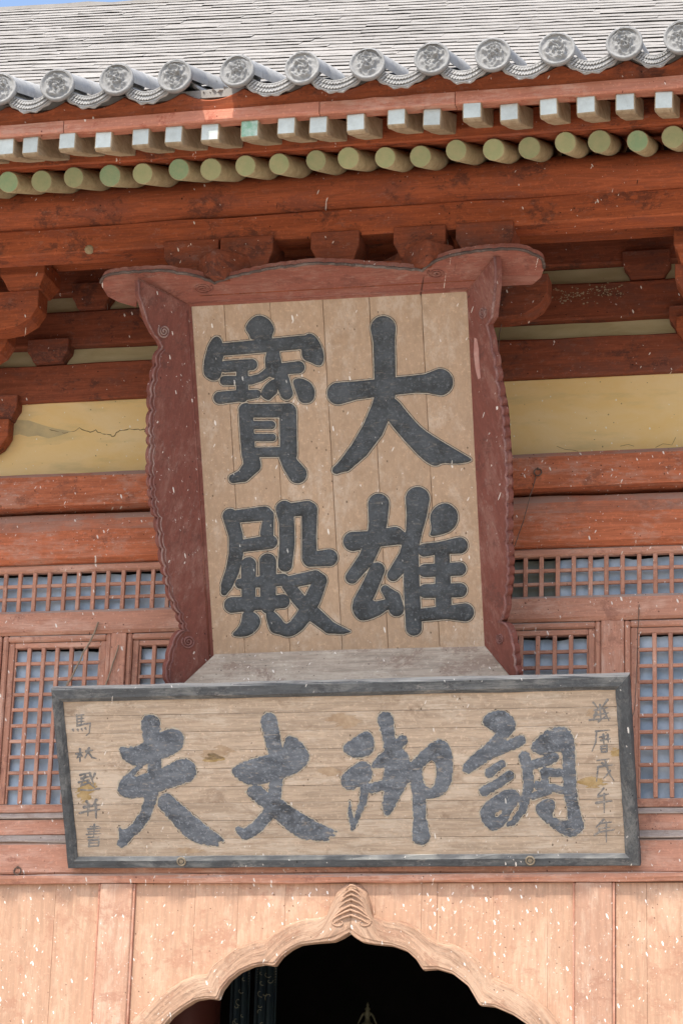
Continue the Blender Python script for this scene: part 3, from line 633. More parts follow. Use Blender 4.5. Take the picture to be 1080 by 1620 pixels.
def cap_disc(seed):
    """round end cap: raised rim and a worn beast-face relief"""
    rg = np.random.default_rng(seed); nr, ns = 22, 56; V = []; Fc = []
    blobs = []
    for sx in (-1, 1):
        blobs += [(sx*0.34, 0.20, 0.13, 0.010), (sx*0.18, -0.10, 0.10, 0.007), (sx*0.50, -0.22, 0.16, 0.008), (sx*0.30, 0.50, 0.14, 0.007), (sx*0.56, 0.42, 0.10, 0.006), (sx*0.25, -0.48, 0.12, 0.008)]
    blobs += [(0, 0.05, 0.14, 0.011), (0, 0.62, 0.10, 0.008), (0, -0.32, 0.2, 0.007)]
    blobs = [(a+rg.normal(0, 0.06), b+rg.normal(0, 0.06), s*rg.uniform(0.8, 1.2), h*rg.uniform(0.7, 1.2)) for a, b, s, h in blobs]
    arcs = [(rg.uniform(-0.3, 0.3), rg.uniform(-0.5, 0.5), rg.uniform(0.25, 0.6), rg.uniform(0, 6.28)) for _ in range(9)]
    def hgt(x, y, r):
        h = 0.0
        for a, b, s, q in blobs:
            h += 1.9*q*math.exp(-((x-a)**2+(y-b)**2)/(s*s)*2.2)
        for a, b, s, ph in arcs:
            d = abs(math.hypot(x-a, y-b)-s); ang = (math.atan2(y-b, x-a)-ph) % 6.28
            if ang < 2.6: h += 0.010*math.exp(-(d/0.04)**2)
        h *= max(0.0, min(1.0, (0.82-r)/0.12)) if r > 0.70 else 1.0
        if r > 0.80: h += 0.011*math.exp(-((r-0.92)/0.085)**2)
        return h+rg.normal(0, 0.0011)
    V.append((0, -hgt(0, 0, 0), 0))
    for i in range(1, nr+1):
        r = i/nr
        for k in range(ns):
            a = 2*math.pi*k/ns; x, y = r*math.cos(a), r*math.sin(a); rr = RC*(1+(0.012*math.sin(3*a+seed)+rg.normal(0, 0.006) if i > nr-2 else 0))
            V.append((x*rr, -hgt(x, y, r), y*rr))
    for k in range(ns): V.append((RC*0.97*math.cos(2*math.pi*k/ns), 0.022, RC*0.97*math.sin(2*math.pi*k/ns)))
    for k in range(ns): Fc.append((0, 1+k, 1+(k+1) % ns))
    for i in range(nr):
        for k in range(ns): a = 1+i*ns+k; b = 1+i*ns+(k+1) % ns; Fc.append((a, b, b+ns, a+ns))
    Fc.append(tuple(1+nr*ns+k for k in range(ns)))
    return V, Fc
tubes = []; caps = []
for sd in range(4):
    o = mesh('cover_tile', *cover_tube(sd), M['tile'], None, True); tubes.append(o.data); bpy.data.objects.remove(o)
    o = mesh('end_cap', *cap_disc(sd+20), M['cap'], None, True); caps.append(o.data); bpy.data.objects.remove(o)
for i, (x, z) in enumerate(zip(cx, cz)):
    t = link('cover_tile', tubes[i % 4], None, hall, loc=(x, YC+0.0, z)); t.rotation_euler = (0, 0, RNG.normal(0, 0.02))
    c = link('end_cap', caps[(i*3+1) % 4], None, t, loc=(0, 0, 0)); c.rotation_euler = (RNG.normal(-0.05, 0.03), RNG.uniform(-0.35, 0.35), RNG.normal(0, 0.03))
V = []; Fc = []
xb = np.linspace(-4.0, 4.0, 400)
for x in xb:
    q = int(np.clip(np.searchsorted(cx, x)-1, 0, len(cx)-2)); t = (x-cx[q])/(cx[q+1]-cx[q]); top = 7.232+0.055*(2*abs(min(max(t, 0), 1)-0.5))**2
    V += [(x, -2.150, 7.1725), (x, -2.160+RNG.normal(0, 0.0008), 7.20), (x, -2.172, top-0.012), (x, -2.160, top), (x, -2.08, top+0.03), (x, -2.08, 7.1725)]
for i in range(len(xb)-1):
    for j in range(6): a = i*6+j; b = i*6+(j+1) % 6; Fc.append((a, b, b+6, a+6))
mesh('tile_batten', V, Fc, M['red'], hall)
def drip(w, seed, broken=False):
    """pan tile: shallow trough with a hanging front lip carrying two rows of rope marks"""
    rg = np.random.default_rng(seed); n = 15; V = []; Fc = []; parts = []
    def sag(u): return -0.062*(1-(2*u/w)**2)
    us = np.linspace(-w/2, w/2, n); hl = 0.062
    L = math.hypot(1, TS)
    front = 0.13 if broken else 0.0
    rows = [(front, -hl*(0.2 if broken else 1.0)), (front, 0.0), (0.75, 0.75*TS), (0.75, 0.75*TS-0.016), (front+0.02, -0.018+front*TS), (front+0.016, -hl*(0.2 if broken else 1.0))]
    for (y, dz) in rows:
        for u in us:
            e = rg.normal(0, 0.0012); ph = 0.0
            if abs(dz+hl) < 1e-6: ph = 0.006*math.cos(u*90)
            V.append((u, y+e+(rg.normal(0, 0.02) if broken and y < 0.2 else 0), sag(u)+dz+(front*TS if broken and y < 0.2 and dz <= 0 and dz > -0.017 else 0)+ph+e))
    for r in range(len(rows)):
        r2 = (r+1) % len(rows)
        for k in range(n-1): Fc.append((r*n+k, r*n+k+1, r2*n+k+1, r2*n+k))
    parts.append((V, Fc))
    if not broken:
        for rowz in (-0.017, -0.042):
            m = 17
            for k in range(m):
                u = -w/2+w*(k+0.5)/m; z = sag(u)+rowz; a = 0.62
                for q in (0,):
                    vv, ff = box_data(-0.0095, 0.0095, -0.012, 0.001, -0.0042, 0.0042)
                    vv = [(u+X*math.cos(a)-Z*math.sin(a), Y, z+X*math.sin(a)+Z*math.cos(a)) for X, Y, Z in vv]; parts.append((vv, ff))
        for zz in (-0.0005, -0.030, -0.056):
            parts.append(tube_data([(u, -0.002, sag(u)+zz) for u in us], 0.0035, 4))
    return merge(parts)
for i in range(len(cx)-1):
    xc = (cx[i]+cx[i+1])/2; w = cx[i+1]-cx[i]-0.075; br = (i == 4+3)
    o = mesh('drip_tile', *drip(w, i, br), M['tile'], hall); o.location = (xc, YC+0.035, (cz[i]+cz[i+1])/2-0.003)
    if br: tag(o, 'broken eave tile with its front lip missing')

# upper roof: weathered flat courses
RS = 0.85; RY0, RZ0 = -1.70, 7.50; SK = 0.135
def roof_z(y): return RZ0+RS*(y-RY0)
pn = np.array([0, -RS, 1.0]); pp = np.array([0, RY0, RZ0])
ra = hit(0, 19, pp, pn); rb = hit(270, 5, pp, pn)
def ridge_y(x): return ra[1]+(x-ra[0])*(rb[1]-ra[1])/(rb[0]-ra[0])
extrude_x('roof_bed', -6, 6, [(-2.16, 7.262), (RY0, RZ0-0.035), (3.2, roof_z(3.2)-0.035), (3.2, roof_z(3.2)-0.2), (-1.7, 7.40), (-2.1, 7.262)], M['course'], hall, n=6, jit=0) if False else None
V = []; Fc = []
bed = [(-2.10, 7.264), (RY0, RZ0-0.03)]
xsb = np.linspace(-6, 6, 25)
for x in xsb:
    ye = max(RY0+0.3, ridge_y(x)); V += [(x, -2.15, 7.295), (x, -1.95, 7.40), (x, RY0-0.02, RZ0-0.012), (x, ye, roof_z(ye)-0.006), (x, ye+0.02, roof_z(ye)-0.4), (x, RY0, 7.30), (x, -2.15, 7.25)]
for i in range(len(xsb)-1):
    for j in range(7): a = i*7+j; b = i*7+(j+1) % 7; Fc.append((a, b, b+7, a+7))
mesh('roof_bed', V, Fc, M['course'], hall)
step = 0.060
for i in range(-8, 92):
    parts = []; x = -3.5+RNG.uniform(0, 0.2); ph = RNG.uniform(0, 6.28)
    while x < 3.5:
        w = RNG.uniform(0.22, 0.5); y = RY0+i*step-SK*(x+w/2)+RNG.normal(0, 0.0022)+0.006*math.sin(x*2.1+i*0.35)+0.003*math.sin(x*6+ph)
        if RY0-0.05 < y < ridge_y(x):
            up_ = 0.0195+RNG.normal(0, 0.0016); bk = 0.001; th = 0.0055; ln = 0.10
            ja, jb = RNG.normal(0, 0.002, 2)
            n_ = 4; v = []; f = []
            for q in range(n_+1):
                xx = x-0.002+(w+0.004)*q/n_; yy = y-SK*(q/n_-0.5)*w+RNG.normal(0, 0.0016); u_ = up_+RNG.normal(0, 0.0012)
                v += [(xx, yy, roof_z(yy)+u_), (xx, yy+0.003, roof_z(yy)+u_+th), (xx, yy+ln, roof_z(yy+ln)+bk+th), (xx, yy+ln, roof_z(yy+ln)+bk)]
            for q in range(n_):
                a = q*4
                for r in range(4): f.append((a+r, a+(r+1) % 4, a+4+(r+1) % 4, a+4+r))
            f += [(0, 3, 2, 1), (n_*4, n_*4+1, n_*4+2, n_*4+3)]; parts.append((v, f))
        x += w
    if parts: mesh('tile_course', *merge(parts), M['course'], hall)
V = []; Fc = []
for x in np.linspace(-5, 5, 60):
    y = ridge_y(x); z = roof_z(y)+RNG.normal(0, 0.004)
    V += [(x, y-0.02, z-0.05), (x, y-0.02, z+0.025), (x, y+0.15, z+0.03), (x, y+0.15, z-0.05)]
for i in range(59):
    for j in range(4): a = i*4+j; b = i*4+(j+1) % 4; Fc.append((a, b, b+4, a+4))
mesh('roof_ridge', V, Fc, M['course'], hall)

# ------------------------------------------------------------------ interior, dim beyond the doorway
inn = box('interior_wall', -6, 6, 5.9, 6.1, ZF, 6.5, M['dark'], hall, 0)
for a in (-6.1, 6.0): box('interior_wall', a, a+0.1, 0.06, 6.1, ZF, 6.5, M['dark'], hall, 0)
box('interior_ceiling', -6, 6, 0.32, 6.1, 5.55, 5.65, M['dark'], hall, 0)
for a, b in ((-6, XL), (XR, 6)): box('outer_wall', a, b, 0.0, 0.1, ZF, 8.3, M['red_worn'], hall, 0)
pc = at(292, 1600, 1.6)
V = []; Fc = []
for z in (ZF, 5.5):
    for k in range(24): V.append((pc[0]-0.02+0.24*math.cos(k*math.pi/12), 1.6+0.24*math.sin(k*math.pi/12), z))
for k in range(24): Fc.append((k, (k+1) % 24, 24+(k+1) % 24, 24+k))
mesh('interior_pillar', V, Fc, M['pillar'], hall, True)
def banner(px0, px1, Y, label):
    a = at(px0, 1540, Y)[0]; b = at(px1, 1540, Y)[0]; V = []; Fc = []; nx = 16
    for z in (1.9, 2.6, 3.3, 4.0, 4.8):
        for i in range(nx+1): x = a+(b-a)*i/nx; V.append((x, Y+0.02*math.sin(i*1.1)+0.01*math.sin(z*5), z))
    for j in range(4):
        for i in range(nx): q = j*(nx+1)+i; Fc.append((q, q+1, q+nx+2, q+nx+1))
    o = mesh('silk_banner', V, Fc, M['banner'], None, True); tag(o, label, 'banner', 'banners inside the doorway')
    sm = o.modifiers.new('solid', 'SOLIDIFY'); sm.thickness = 0.004
    parts = []
    for q in (0.06, 0.16, 0.84, 0.94):
        i0 = q*nx; x = a+(b-a)*q
        for z in np.arange(1.95, 4.7, 0.016):
            y = Y+0.02*math.sin(i0*1.1)+0.01*math.sin(z*5)-0.006
            v, f = box_data(x-0.003, x+0.003, y-0.003, y, z, z+0.008); parts.append((v, f))
    mesh('stitching', *merge(parts), M['thread'], o)['kind'] = 'stuff'
    parts = []
    for _ in range(26):
        x = a+(b-a)*RNG.uniform(0.25, 0.75); z = RNG.uniform(2.5, 3.6); s = RNG.uniform(0.004, 0.012); y = Y-0.03
        an = RNG.uniform(0, 3); pts = [(x+s*1.6*math.cos(an+t)*t/2, y, z+s*1.6*math.sin(an+t)*t/2) for t in np.linspace(0.3, 3.5, 8)]
        parts.append(tube_data(pts, 0.0025, 4))
    mesh('embroidery', *merge(parts), M['thread'], o)['kind'] = 'stuff'
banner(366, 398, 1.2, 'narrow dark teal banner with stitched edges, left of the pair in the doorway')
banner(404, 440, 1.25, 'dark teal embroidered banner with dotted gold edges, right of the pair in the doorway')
fc = at(581, 1604, 2.2)
V = []; Fc = []
prof = [(0.0, 0.075), (0.010, 0.055), (0.007, 0.045), (0.020, 0.030), (0.012, 0.018), (0.026, 0.0), (0.014, -0.02), (0.02, -0.05), (0.035, -0.06), (0.02, -0.20), (0.05, -0.22), (0.05, fc[2]*0-(fc[2]-1.75))]
for r, z in prof:
    for k in range(10): V.append((fc[0]+r*math.cos(k*.628), 2.2+r*math.sin(k*.628), fc[2]+z))
for i in range(len(prof)-1):
    for k in range(10): Fc.append((i*10+k, i*10+(k+1) % 10, i*10+10+(k+1) % 10, i*10+10+k))
orn = thing('altar_ornament', 'small bronze spired ornament glimmering in the dark doorway', 'ornament', (fc[0], 2.2, 1.75))
o = mesh('stem', V, Fc, M['bronze'], None, True); o.parent = orn; o.matrix_parent_inverse = Matrix.Translation((-fc[0], -2.2, -1.75))
for sg in (-1, 1):
    o = tube('leaf', [(fc[0]+sg*t*0.06, 2.2, fc[2]-0.02+0.03*math.sin(t*4)-0.02*t) for t in np.linspace(0, 1, 8)], [0.012-0.009*t for t in np.linspace(0, 1, 8)], M['bronze'], orn)
    o.matrix_parent_inverse = Matrix.Translation((-fc[0], -2.2, -1.75))
alt = box('altar_table', fc[0]-1.2, fc[0]+1.2, 2.0, 2.8, 1.66, 1.745, M['pillar'], None, 0.01)
V4 = [box_data(fc[0]+sx*1.1-0.05, fc[0]+sx*1.1+0.05, 2.4+sy*0.3-0.05, 2.4+sy*0.3+0.05, ZF, 1.66) for sx in (-1, 1) for sy in (-1, 1)]
for v, f in V4: mesh('leg', v, f, M['pillar'], alt)
tag(alt, 'dark red altar table in the hall behind the doorway', 'table')

# ------------------------------------------------------------------ plaques
class Plaque:
    """tilted board: origin on its lower edge, u along X, v up the board, w out of it"""
    def __init__(s, name, label, y0, z0, t, xc):
        a = math.atan(t); s.U = np.array([1.0, 0, 0]); s.V = np.array([0, -math.sin(a), math.cos(a)]); s.W = np.array([0, -math.cos(a), -math.sin(a)])
        s.O = np.array([xc, y0, z0]); s.e = thing(name, label, 'plaque')
        mm = Matrix.Identity(4)
        for i in range(3): mm[i][0] = s.U[i]; mm[i][1] = s.V[i]; mm[i][2] = s.W[i]; mm[i][3] = s.O[i]
        s.e.matrix_world = mm
    def loc(s, P): d = P-s.O; return np.array([d@s.U, d@s.V, d@s.W])
    def uv(s, px, py, w=0.0): return s.loc(hit(px, py, s.O+s.W*w, s.W))
    def onl(s, px, py, p0, n):
        """pixel seen on the plane through local p0 with local normal n"""
        R = np.array([s.U, s.V, s.W]).T; return s.loc(hit(px, py, s.O+R@p0, R@n))

# -- strokes turned into solid lettering through a distance field
def seg_d(X, Y, a, b):
    ax, ay, ar = a; bx_, by, br = b; dx, dy = bx_-ax, by-ay; L2 = dx*dx+dy*dy+1e-9
    t = np.clip(((X-ax)*dx+(Y-ay)*dy)/L2, 0, 1); return np.hypot(X-ax-t*dx, Y-ay-t*dy)-(ar+(br-ar)*t)
def poly_d(X, Y, pts):
    d = np.full(X.shape, 1e9); ins = np.zeros(X.shape, bool); n = len(pts)
    for i in range(n):
        (ax, ay), (bx_, by) = pts[i], pts[(i+1) % n]; d = np.minimum(d, seg_d(X, Y, (ax, ay, 0), (bx_, by, 0)))
        c = ((ay > Y) != (by > Y)) & (X < (bx_-ax)*(Y-ay)/((by-ay) if abs(by-ay) > 1e-9 else 1e-9)+ax); ins ^= c
    return np.where(ins, -d, d)
def smooth_poly(pts, it=2):
    p = [tuple(q) for q in pts]
    for _ in range(it):
        q = []
        for i in range(len(p)):
            a = p[i]; b = p[(i+1) % len(p)]; q += [(a[0]*.75+b[0]*.25, a[1]*.75+b[1]*.25), (a[0]*.25+b[0]*.75, a[1]*.25+b[1]*.75)]
        p = q
    return p
def glyph_field(g, off, s, step=1.1, rough=0.0, seed=0):
    items = g['S']; polys = g.get('P', []); holes = g.get('H', [])
    xs = [q[0] for st in items for q in st]+[q[0] for p in polys for q in p]; ys = [q[1] for st in items for q in st]+[q[1] for p in polys for q in p]
    mr = 110
    X, Y = np.meshgrid(np.arange(min(xs)-mr, max(xs)+mr, step*s), np.arange(min(ys)-mr, max(ys)+mr, step*s))
    d = np.full(X.shape, 1e9)
    for st in items:
        for a, b in zip(st[:-1], st[1:]): d = np.minimum(d, seg_d(X, Y, a, b))
        if len(st) == 1: d = np.minimum(d, seg_d(X, Y, st[0], st[0]))
    for p in polys: d = np.minimum(d, poly_d(X, Y, smooth_poly(p)))
    for p in holes: d = np.maximum(d, -poly_d(X, Y, smooth_poly(p, 1)))
    if rough:
        rg = np.random.default_rng(seed); nz = rg.normal(0, 1, X.shape)
        for _ in range(2): nz = (nz+np.roll(nz, 1, 0)+np.roll(nz, -1, 0)+np.roll(nz, 1, 1)+np.roll(nz, -1, 1))/5
        d = d+nz*rough*s*2.2
    return X/s+off[0], Y/s+off[1], d/s                        # photo pixels, distance in pixels (negative inside)
def region_mesh(PX, PY, G, pos, hfun):
    """mesh of the region G>0 on a grid; pos maps (px,py)->(u,v)"""
    H_, W_ = G.shape; vid = {}; V = []; Fc = []
    def corner(i, j):
        k = (0, i, j)
        if k not in vid: vid[k] = len(V); V.append((PX[i, j], PY[i, j], G[i, j]))
        return vid[k]
    def edge(i, j, i2, j2):
        k = (1, min(i, i2), min(j, j2), 0 if i == i2 else 1)
        if k not in vid:
            t = G[i, j]/(G[i, j]-G[i2, j2]); vid[k] = len(V)
            V.append((PX[i, j]+(PX[i2, j2]-PX[i, j])*t, PY[i, j]+(PY[i2, j2]-PY[i, j])*t, 0.0))
        return vid[k]
    pos_ = G > 0
    any_ = pos_[:-1, :-1] | pos_[1:, :-1] | pos_[:-1, 1:] | pos_[1:, 1:]
    for i, j in zip(*np.nonzero(any_)):
        cs = [(i, j), (i, j+1), (i+1, j+1), (i+1, j)]; poly = []
        for q in range(4):
            a = cs[q]; b = cs[(q+1) % 4]; pa = pos_[a]; pb = pos_[b]
            if pa: poly.append(corner(*a))
            if pa != pb: poly.append(edge(*a, *b))
        if len(poly) >= 3: Fc.append(tuple(poly[::-1]))
    A = np.array(V); uv = pos(A[:, 0], A[:, 1])
    return np.c_[uv, hfun(A[:, 2])], Fc
def homog(pl, w):
    """vectorised pixel -> (u, v) on the board plane w"""
    P0 = pl.O+pl.W*w
    def f(px, py):
        r = np.stack([(px-540)/F, -(py-810)/F, np.ones_like(px)], 1) @ MX; t = ((P0-CAM)@pl.W)/(r@pl.W); P = CAM+r*t[:, None]-pl.O
        return np.c_[P@pl.U, P@pl.V]
    return f
def islands(V, Fc):
    par_ = list(range(len(V)))
    def fd(a):
        while par_[a] != a: par_[a] = par_[par_[a]]; a = par_[a]
        return a
    for f in Fc:
        r = fd(f[0])
        for q in f[1:]: par_[fd(q)] = r
    out = {}
    for f in Fc: out.setdefault(fd(f[0]), []).append(f)
    for fs in out.values():
        ids = sorted({i for f in fs for i in f}); mp = {a: b for b, a in enumerate(ids)}
        if len(fs) > 12: yield V[ids], [tuple(mp[i] for i in f) for f in fs]
def glyph(pl, par, g, off, s, mat, label, rough=0.0, seed=0, raise_=0.008, ring=True, step=1.1, rw=(1.5, 2.6)):
    PX, PY, d = glyph_field(g, off, s, step, rough, seed); pos = homog(pl, 0.0)
    V, Fc = region_mesh(PX, PY, -d, pos, lambda q: 0.0012+raise_*np.minimum(1, np.maximum(q, 0)/4.5)**0.6)
    o = mesh('character', V, Fc, mat, par, True); tag(o, label)
    if ring:
        V, Fc = region_mesh(PX, PY, np.minimum(d-0.15, rw[0]-d), pos, lambda q: np.full(q.shape, 0.0018)); [mesh('carved_edge', v_, f_, M['groove_pale'], o) for v_, f_ in islands(V, Fc)]
        V, Fc = region_mesh(PX, PY, np.minimum(d-rw[0], rw[1]-d), pos, lambda q: np.full(q.shape, 0.0012)); [mesh('carved_line', v_, f_, M['groove_dark'], o) for v_, f_ in islands(V, Fc)]
    return o

BAO = {'S': [[(215, 330, 45), (560, 300, 47), (850, 272, 48)], [(595, 330, 42), (593, 400, 56), (602, 470, 60)], [(610, 470, 38), (775, 455, 44)],
    [(255, 450, 42), (442, 436, 40)], [(250, 550, 34), (440, 548, 30), (505, 528, 28), (565, 485, 32)], [(215, 672, 44), (330, 660, 42), (478, 645, 30)], [(375, 440, 40), (375, 660, 44)],
    [(640, 480, 48), (662, 560, 52), (690, 640, 46)], [(400, 760, 50), (408, 900, 50), (420, 1080, 48)], [(400, 765, 48), (690, 762, 50)], [(700, 770, 60), (705, 1070, 60)], [(420, 1060, 34), (700, 1058, 36)],
    [(455, 866, 29), (582, 866, 29)], [(465, 955, 27), (588, 955, 27)], [(435, 1090, 58), (448, 1150, 60), (385, 1225, 46), (312, 1248, 32)], [(690, 1090, 52), (720, 1150, 58), (768, 1215, 66)]],
 'P': [[(392, 180), (425, 120), (490, 78), (565, 108), (608, 180), (588, 225), (585, 262), (435, 262), (428, 225)], [(185, 228), (226, 250), (238, 300), (246, 370), (228, 420), (236, 470), (218, 535), (170, 556), (104, 518), (98, 450), (112, 370), (140, 280)],
       [(830, 212), (885, 220), (935, 290), (960, 380), (944, 436), (912, 446), (860, 418), (802, 398), (796, 330), (788, 280)], [(504, 640), (540, 575), (602, 534), (622, 556), (628, 640), (602, 655), (565, 696), (515, 668)],
       [(734, 540), (800, 530), (866, 566), (896, 630), (880, 694), (830, 716), (780, 700), (762, 640), (742, 590)]]}
DA = {'S': [[(440, 165, 82), (446, 250, 71), (450, 400, 70), (452, 600, 68)], [(145, 592, 72), (260, 572, 60), (450, 550, 57), (650, 530, 57), (720, 526, 62), (810, 518, 88)],
    [(450, 600, 60), (428, 700, 70), (372, 830, 70), (285, 960, 60), (192, 1060, 45), (132, 1095, 26)]],
 'P': [[(395, 590), (520, 615), (600, 720), (690, 820), (780, 880), (880, 940), (965, 990), (1025, 1025), (1005, 1042), (930, 1054), (880, 1052), (830, 1048), (790, 1070), (748, 1060), (680, 1008), (600, 922), (520, 832), (485, 785), (440, 730)]]}
XIONG = {'S': [[(340, 205, 72), (336, 330, 62), (320, 430, 58), (255, 580, 54), (158, 705, 44)], [(165, 460, 66), (300, 445, 56), (450, 422, 62), (520, 445, 40)],
    [(330, 655, 52), (280, 770, 56), (225, 880, 60), (235, 940, 60)], [(235, 945, 55), (385, 895, 38)], [(385, 790, 30), (440, 850, 52), (462, 920, 52)],
    [(606, 170, 82), (600, 280, 68), (580, 400, 55), (540, 560, 60), (440, 690, 42)], [(560, 560, 52), (567, 800, 54), (580, 1050, 54)],
    [(650, 520, 44), (760, 505, 42), (892, 488, 56)], [(655, 660, 44), (892, 648, 46)], [(660, 800, 48), (895, 793, 48)], [(640, 962, 44), (800, 945, 46), (928, 945, 62)], [(772, 510, 50), (785, 930, 54)]],
 'P': [[(686, 285), (728, 220), (800, 192), (866, 232), (888, 300), (855, 376), (780, 414), (682, 428), (704, 375)], [(150, 880), (250, 790), (292, 872), (400, 868), (402, 940), (240, 1012), (175, 975)]]}
DIAN = {'S': [[(155, 210, 54), (195, 350, 50), (196, 480, 51), (170, 600, 48), (130, 700, 42), (112, 750, 24)], [(170, 215, 44), (400, 190, 50)], [(250, 420, 44), (440, 393, 50)], [(430, 200, 36), (415, 330, 48)],
    [(285, 555, 54), (285, 860, 46)], [(422, 535, 60), (425, 850, 54)], [(225, 690, 36), (530, 662, 44)], [(168, 842, 56), (300, 832, 50), (430, 828, 45), (528, 815, 50)],
    [(540, 162, 62), (555, 250, 54), (560, 400, 54), (545, 555, 50)], [(545, 170, 46), (705, 152, 52)], [(718, 165, 56), (715, 350, 50), (718, 505, 54)], [(722, 518, 52), (858, 505, 60)],
    [(568, 682, 44), (760, 640, 46), (800, 660, 40)], [(795, 670, 48), (740, 800, 58), (680, 920, 55), (600, 1010, 44)], [(565, 700, 44), (640, 800, 48), (745, 905, 55), (860, 1000, 46), (955, 1026, 24), (1003, 1030, 6)]],
 'P': [[(245, 885), (332, 890), (376, 950), (352, 1014), (280, 1070), (152, 1064), (220, 1000), (238, 940)], [(402, 885), (450, 875), (512, 930), (548, 985), (600, 945), (650, 885), (724, 940), (684, 1004), (620, 1055), (560, 1072), (500, 1050), (446, 1040), (422, 980)]]}
FU = {'S': [[(455, 232, 76), (470, 400, 68), (490, 600, 56), (470, 760, 62), (448, 880, 46)], [(450, 860, 45), (410, 980, 45), (335, 1080, 44), (260, 1140, 42)]],
 'P': [[(198, 415), (270, 428), (390, 402), (530, 300), (640, 262), (705, 296), (735, 360), (696, 456), (560, 514), (420, 566), (330, 578), (245, 536), (210, 475)],
       [(300, 672), (420, 635), (560, 590), (660, 530), (740, 508), (808, 546), (835, 620), (806, 690), (700, 726), (600, 756), (480, 806), (400, 826), (290, 842), (208, 815), (188, 760), (200, 695), (280, 630), (360, 560), (420, 550), (330, 640)],
       [(186, 1048), (240, 1105), (325, 1055), (340, 1130), (220, 1262), (178, 1195), (205, 1150)], [(490, 880), (580, 770), (680, 870), (800, 970), (920, 1070), (1075, 1190), (1000, 1190), (1020, 1232), (900, 1220), (800, 1195), (700, 1115), (595, 990)]]}
ZHANG = {'S': [[(420, 200, 64), (440, 300, 62), (470, 430, 58), (480, 600, 56), (472, 720, 50), (450, 850, 52)], [(460, 830, 48), (410, 930, 48), (330, 1020, 48), (240, 1080, 44), (185, 1045, 26)]],
 'P': [[(130, 560), (240, 508), (400, 462), (525, 440), (545, 320), (600, 312), (676, 366), (730, 440), (734, 505), (676, 578), (550, 640), (420, 678), (280, 702), (195, 662), (138, 612)],
       [(232, 760), (265, 708), (340, 692), (400, 745), (500, 796), (620, 886), (760, 966), (900, 1036), (965, 1062), (900, 1066), (950, 1095), (870, 1098), (890, 1136), (780, 1126), (660, 1116), (560, 1044), (470, 964), (400, 900), (325, 835)]]}
YU = {'S': [[(280, 700, 35), (265, 830, 27), (222, 940, 21), (185, 1035, 18)], [(162, 830, 6), (165, 920, 18), (185, 1000, 22)], [(440, 190, 62), (462, 300, 50), (480, 420, 52), (520, 560, 68)], [(570, 350, 40), (510, 410, 40)],
    [(330, 722, 40), (500, 680, 40), (640, 620, 50)], [(690, 600, 48), (700, 800, 52), (705, 960, 50), (715, 1090, 72)]],
 'P': [[(102, 390), (200, 335), (280, 270), (336, 295), (358, 370), (345, 448), (280, 478), (200, 490), (122, 445)], [(86, 640), (140, 585), (210, 535), (270, 506), (326, 535), (340, 600), (326, 668), (260, 696), (180, 744), (104, 716)],
       [(320, 540), (430, 415), (600, 415), (640, 540), (630, 610), (605, 700), (565, 766), (500, 890), (448, 950), (412, 880), (430, 750), (420, 640), (432, 560), (340, 572)],
       [(615, 540), (720, 435), (820, 350), (890, 340), (948, 405), (965, 530), (955, 690), (885, 780), (780, 810), (700, 795), (640, 765), (630, 650)]],
 'H': [[(716, 580), (760, 525), (822, 500), (836, 600), (824, 690), (790, 725), (746, 705)], [(335, 570), (385, 565), (440, 562), (425, 605), (352, 655)]]}
DIAO = {'S': [[(390, 255, 62), (335, 340, 46), (260, 430, 54), (160, 510, 54), (100, 560, 44)], [(250, 462, 44), (370, 410, 42), (505, 350, 42)], [(265, 602, 38), (360, 532, 30)], [(225, 742, 40), (320, 690, 36), (415, 625, 40)],
    [(530, 790, 28), (512, 900, 26), (452, 985, 26), (412, 1000, 18)], [(535, 480, 46), (560, 560, 42), (568, 700, 40), (548, 800, 34), (520, 900, 26)], [(580, 545, 36), (700, 512, 38), (765, 482, 38)], [(690, 600, 36), (830, 602, 32)],
    [(700, 590, 30), (690, 700, 30)], [(640, 700, 34), (830, 735, 30)], [(600, 785, 28), (720, 738, 34)]],
 'P': [[(196, 215), (248, 138), (330, 112), (404, 128), (464, 190), (468, 255), (425, 316), (350, 330), (285, 275)], [(190, 880), (260, 812), (370, 738), (450, 722), (508, 780), (494, 836), (440, 890), (400, 996), (300, 1066), (222, 1004), (192, 945)],
       [(580, 390), (660, 302), (760, 247), (836, 242), (900, 285), (925, 380), (930, 600), (944, 780), (970, 930), (1010, 1020), (965, 1068), (910, 1104), (855, 1092), (775, 1046), (675, 966), (612, 890), (645, 832), (700, 800), (776, 812), (768, 890), (745, 935), (800, 968), (878, 975), (866, 880), (840, 760), (830, 600), (830, 440), (790, 438), (720, 466), (650, 462), (592, 436)]],
 'H': [[(300, 920), (365, 884), (352, 932), (312, 945)]]}
def lines(L, r): return {'S': [[(x, y, r*RNG.uniform(0.75, 1.2)*(1.25 if k == 0 else 0.6 if k == len(st)-1 else 1.0)) for k, (x, y) in enumerate(st)] for st in L]}
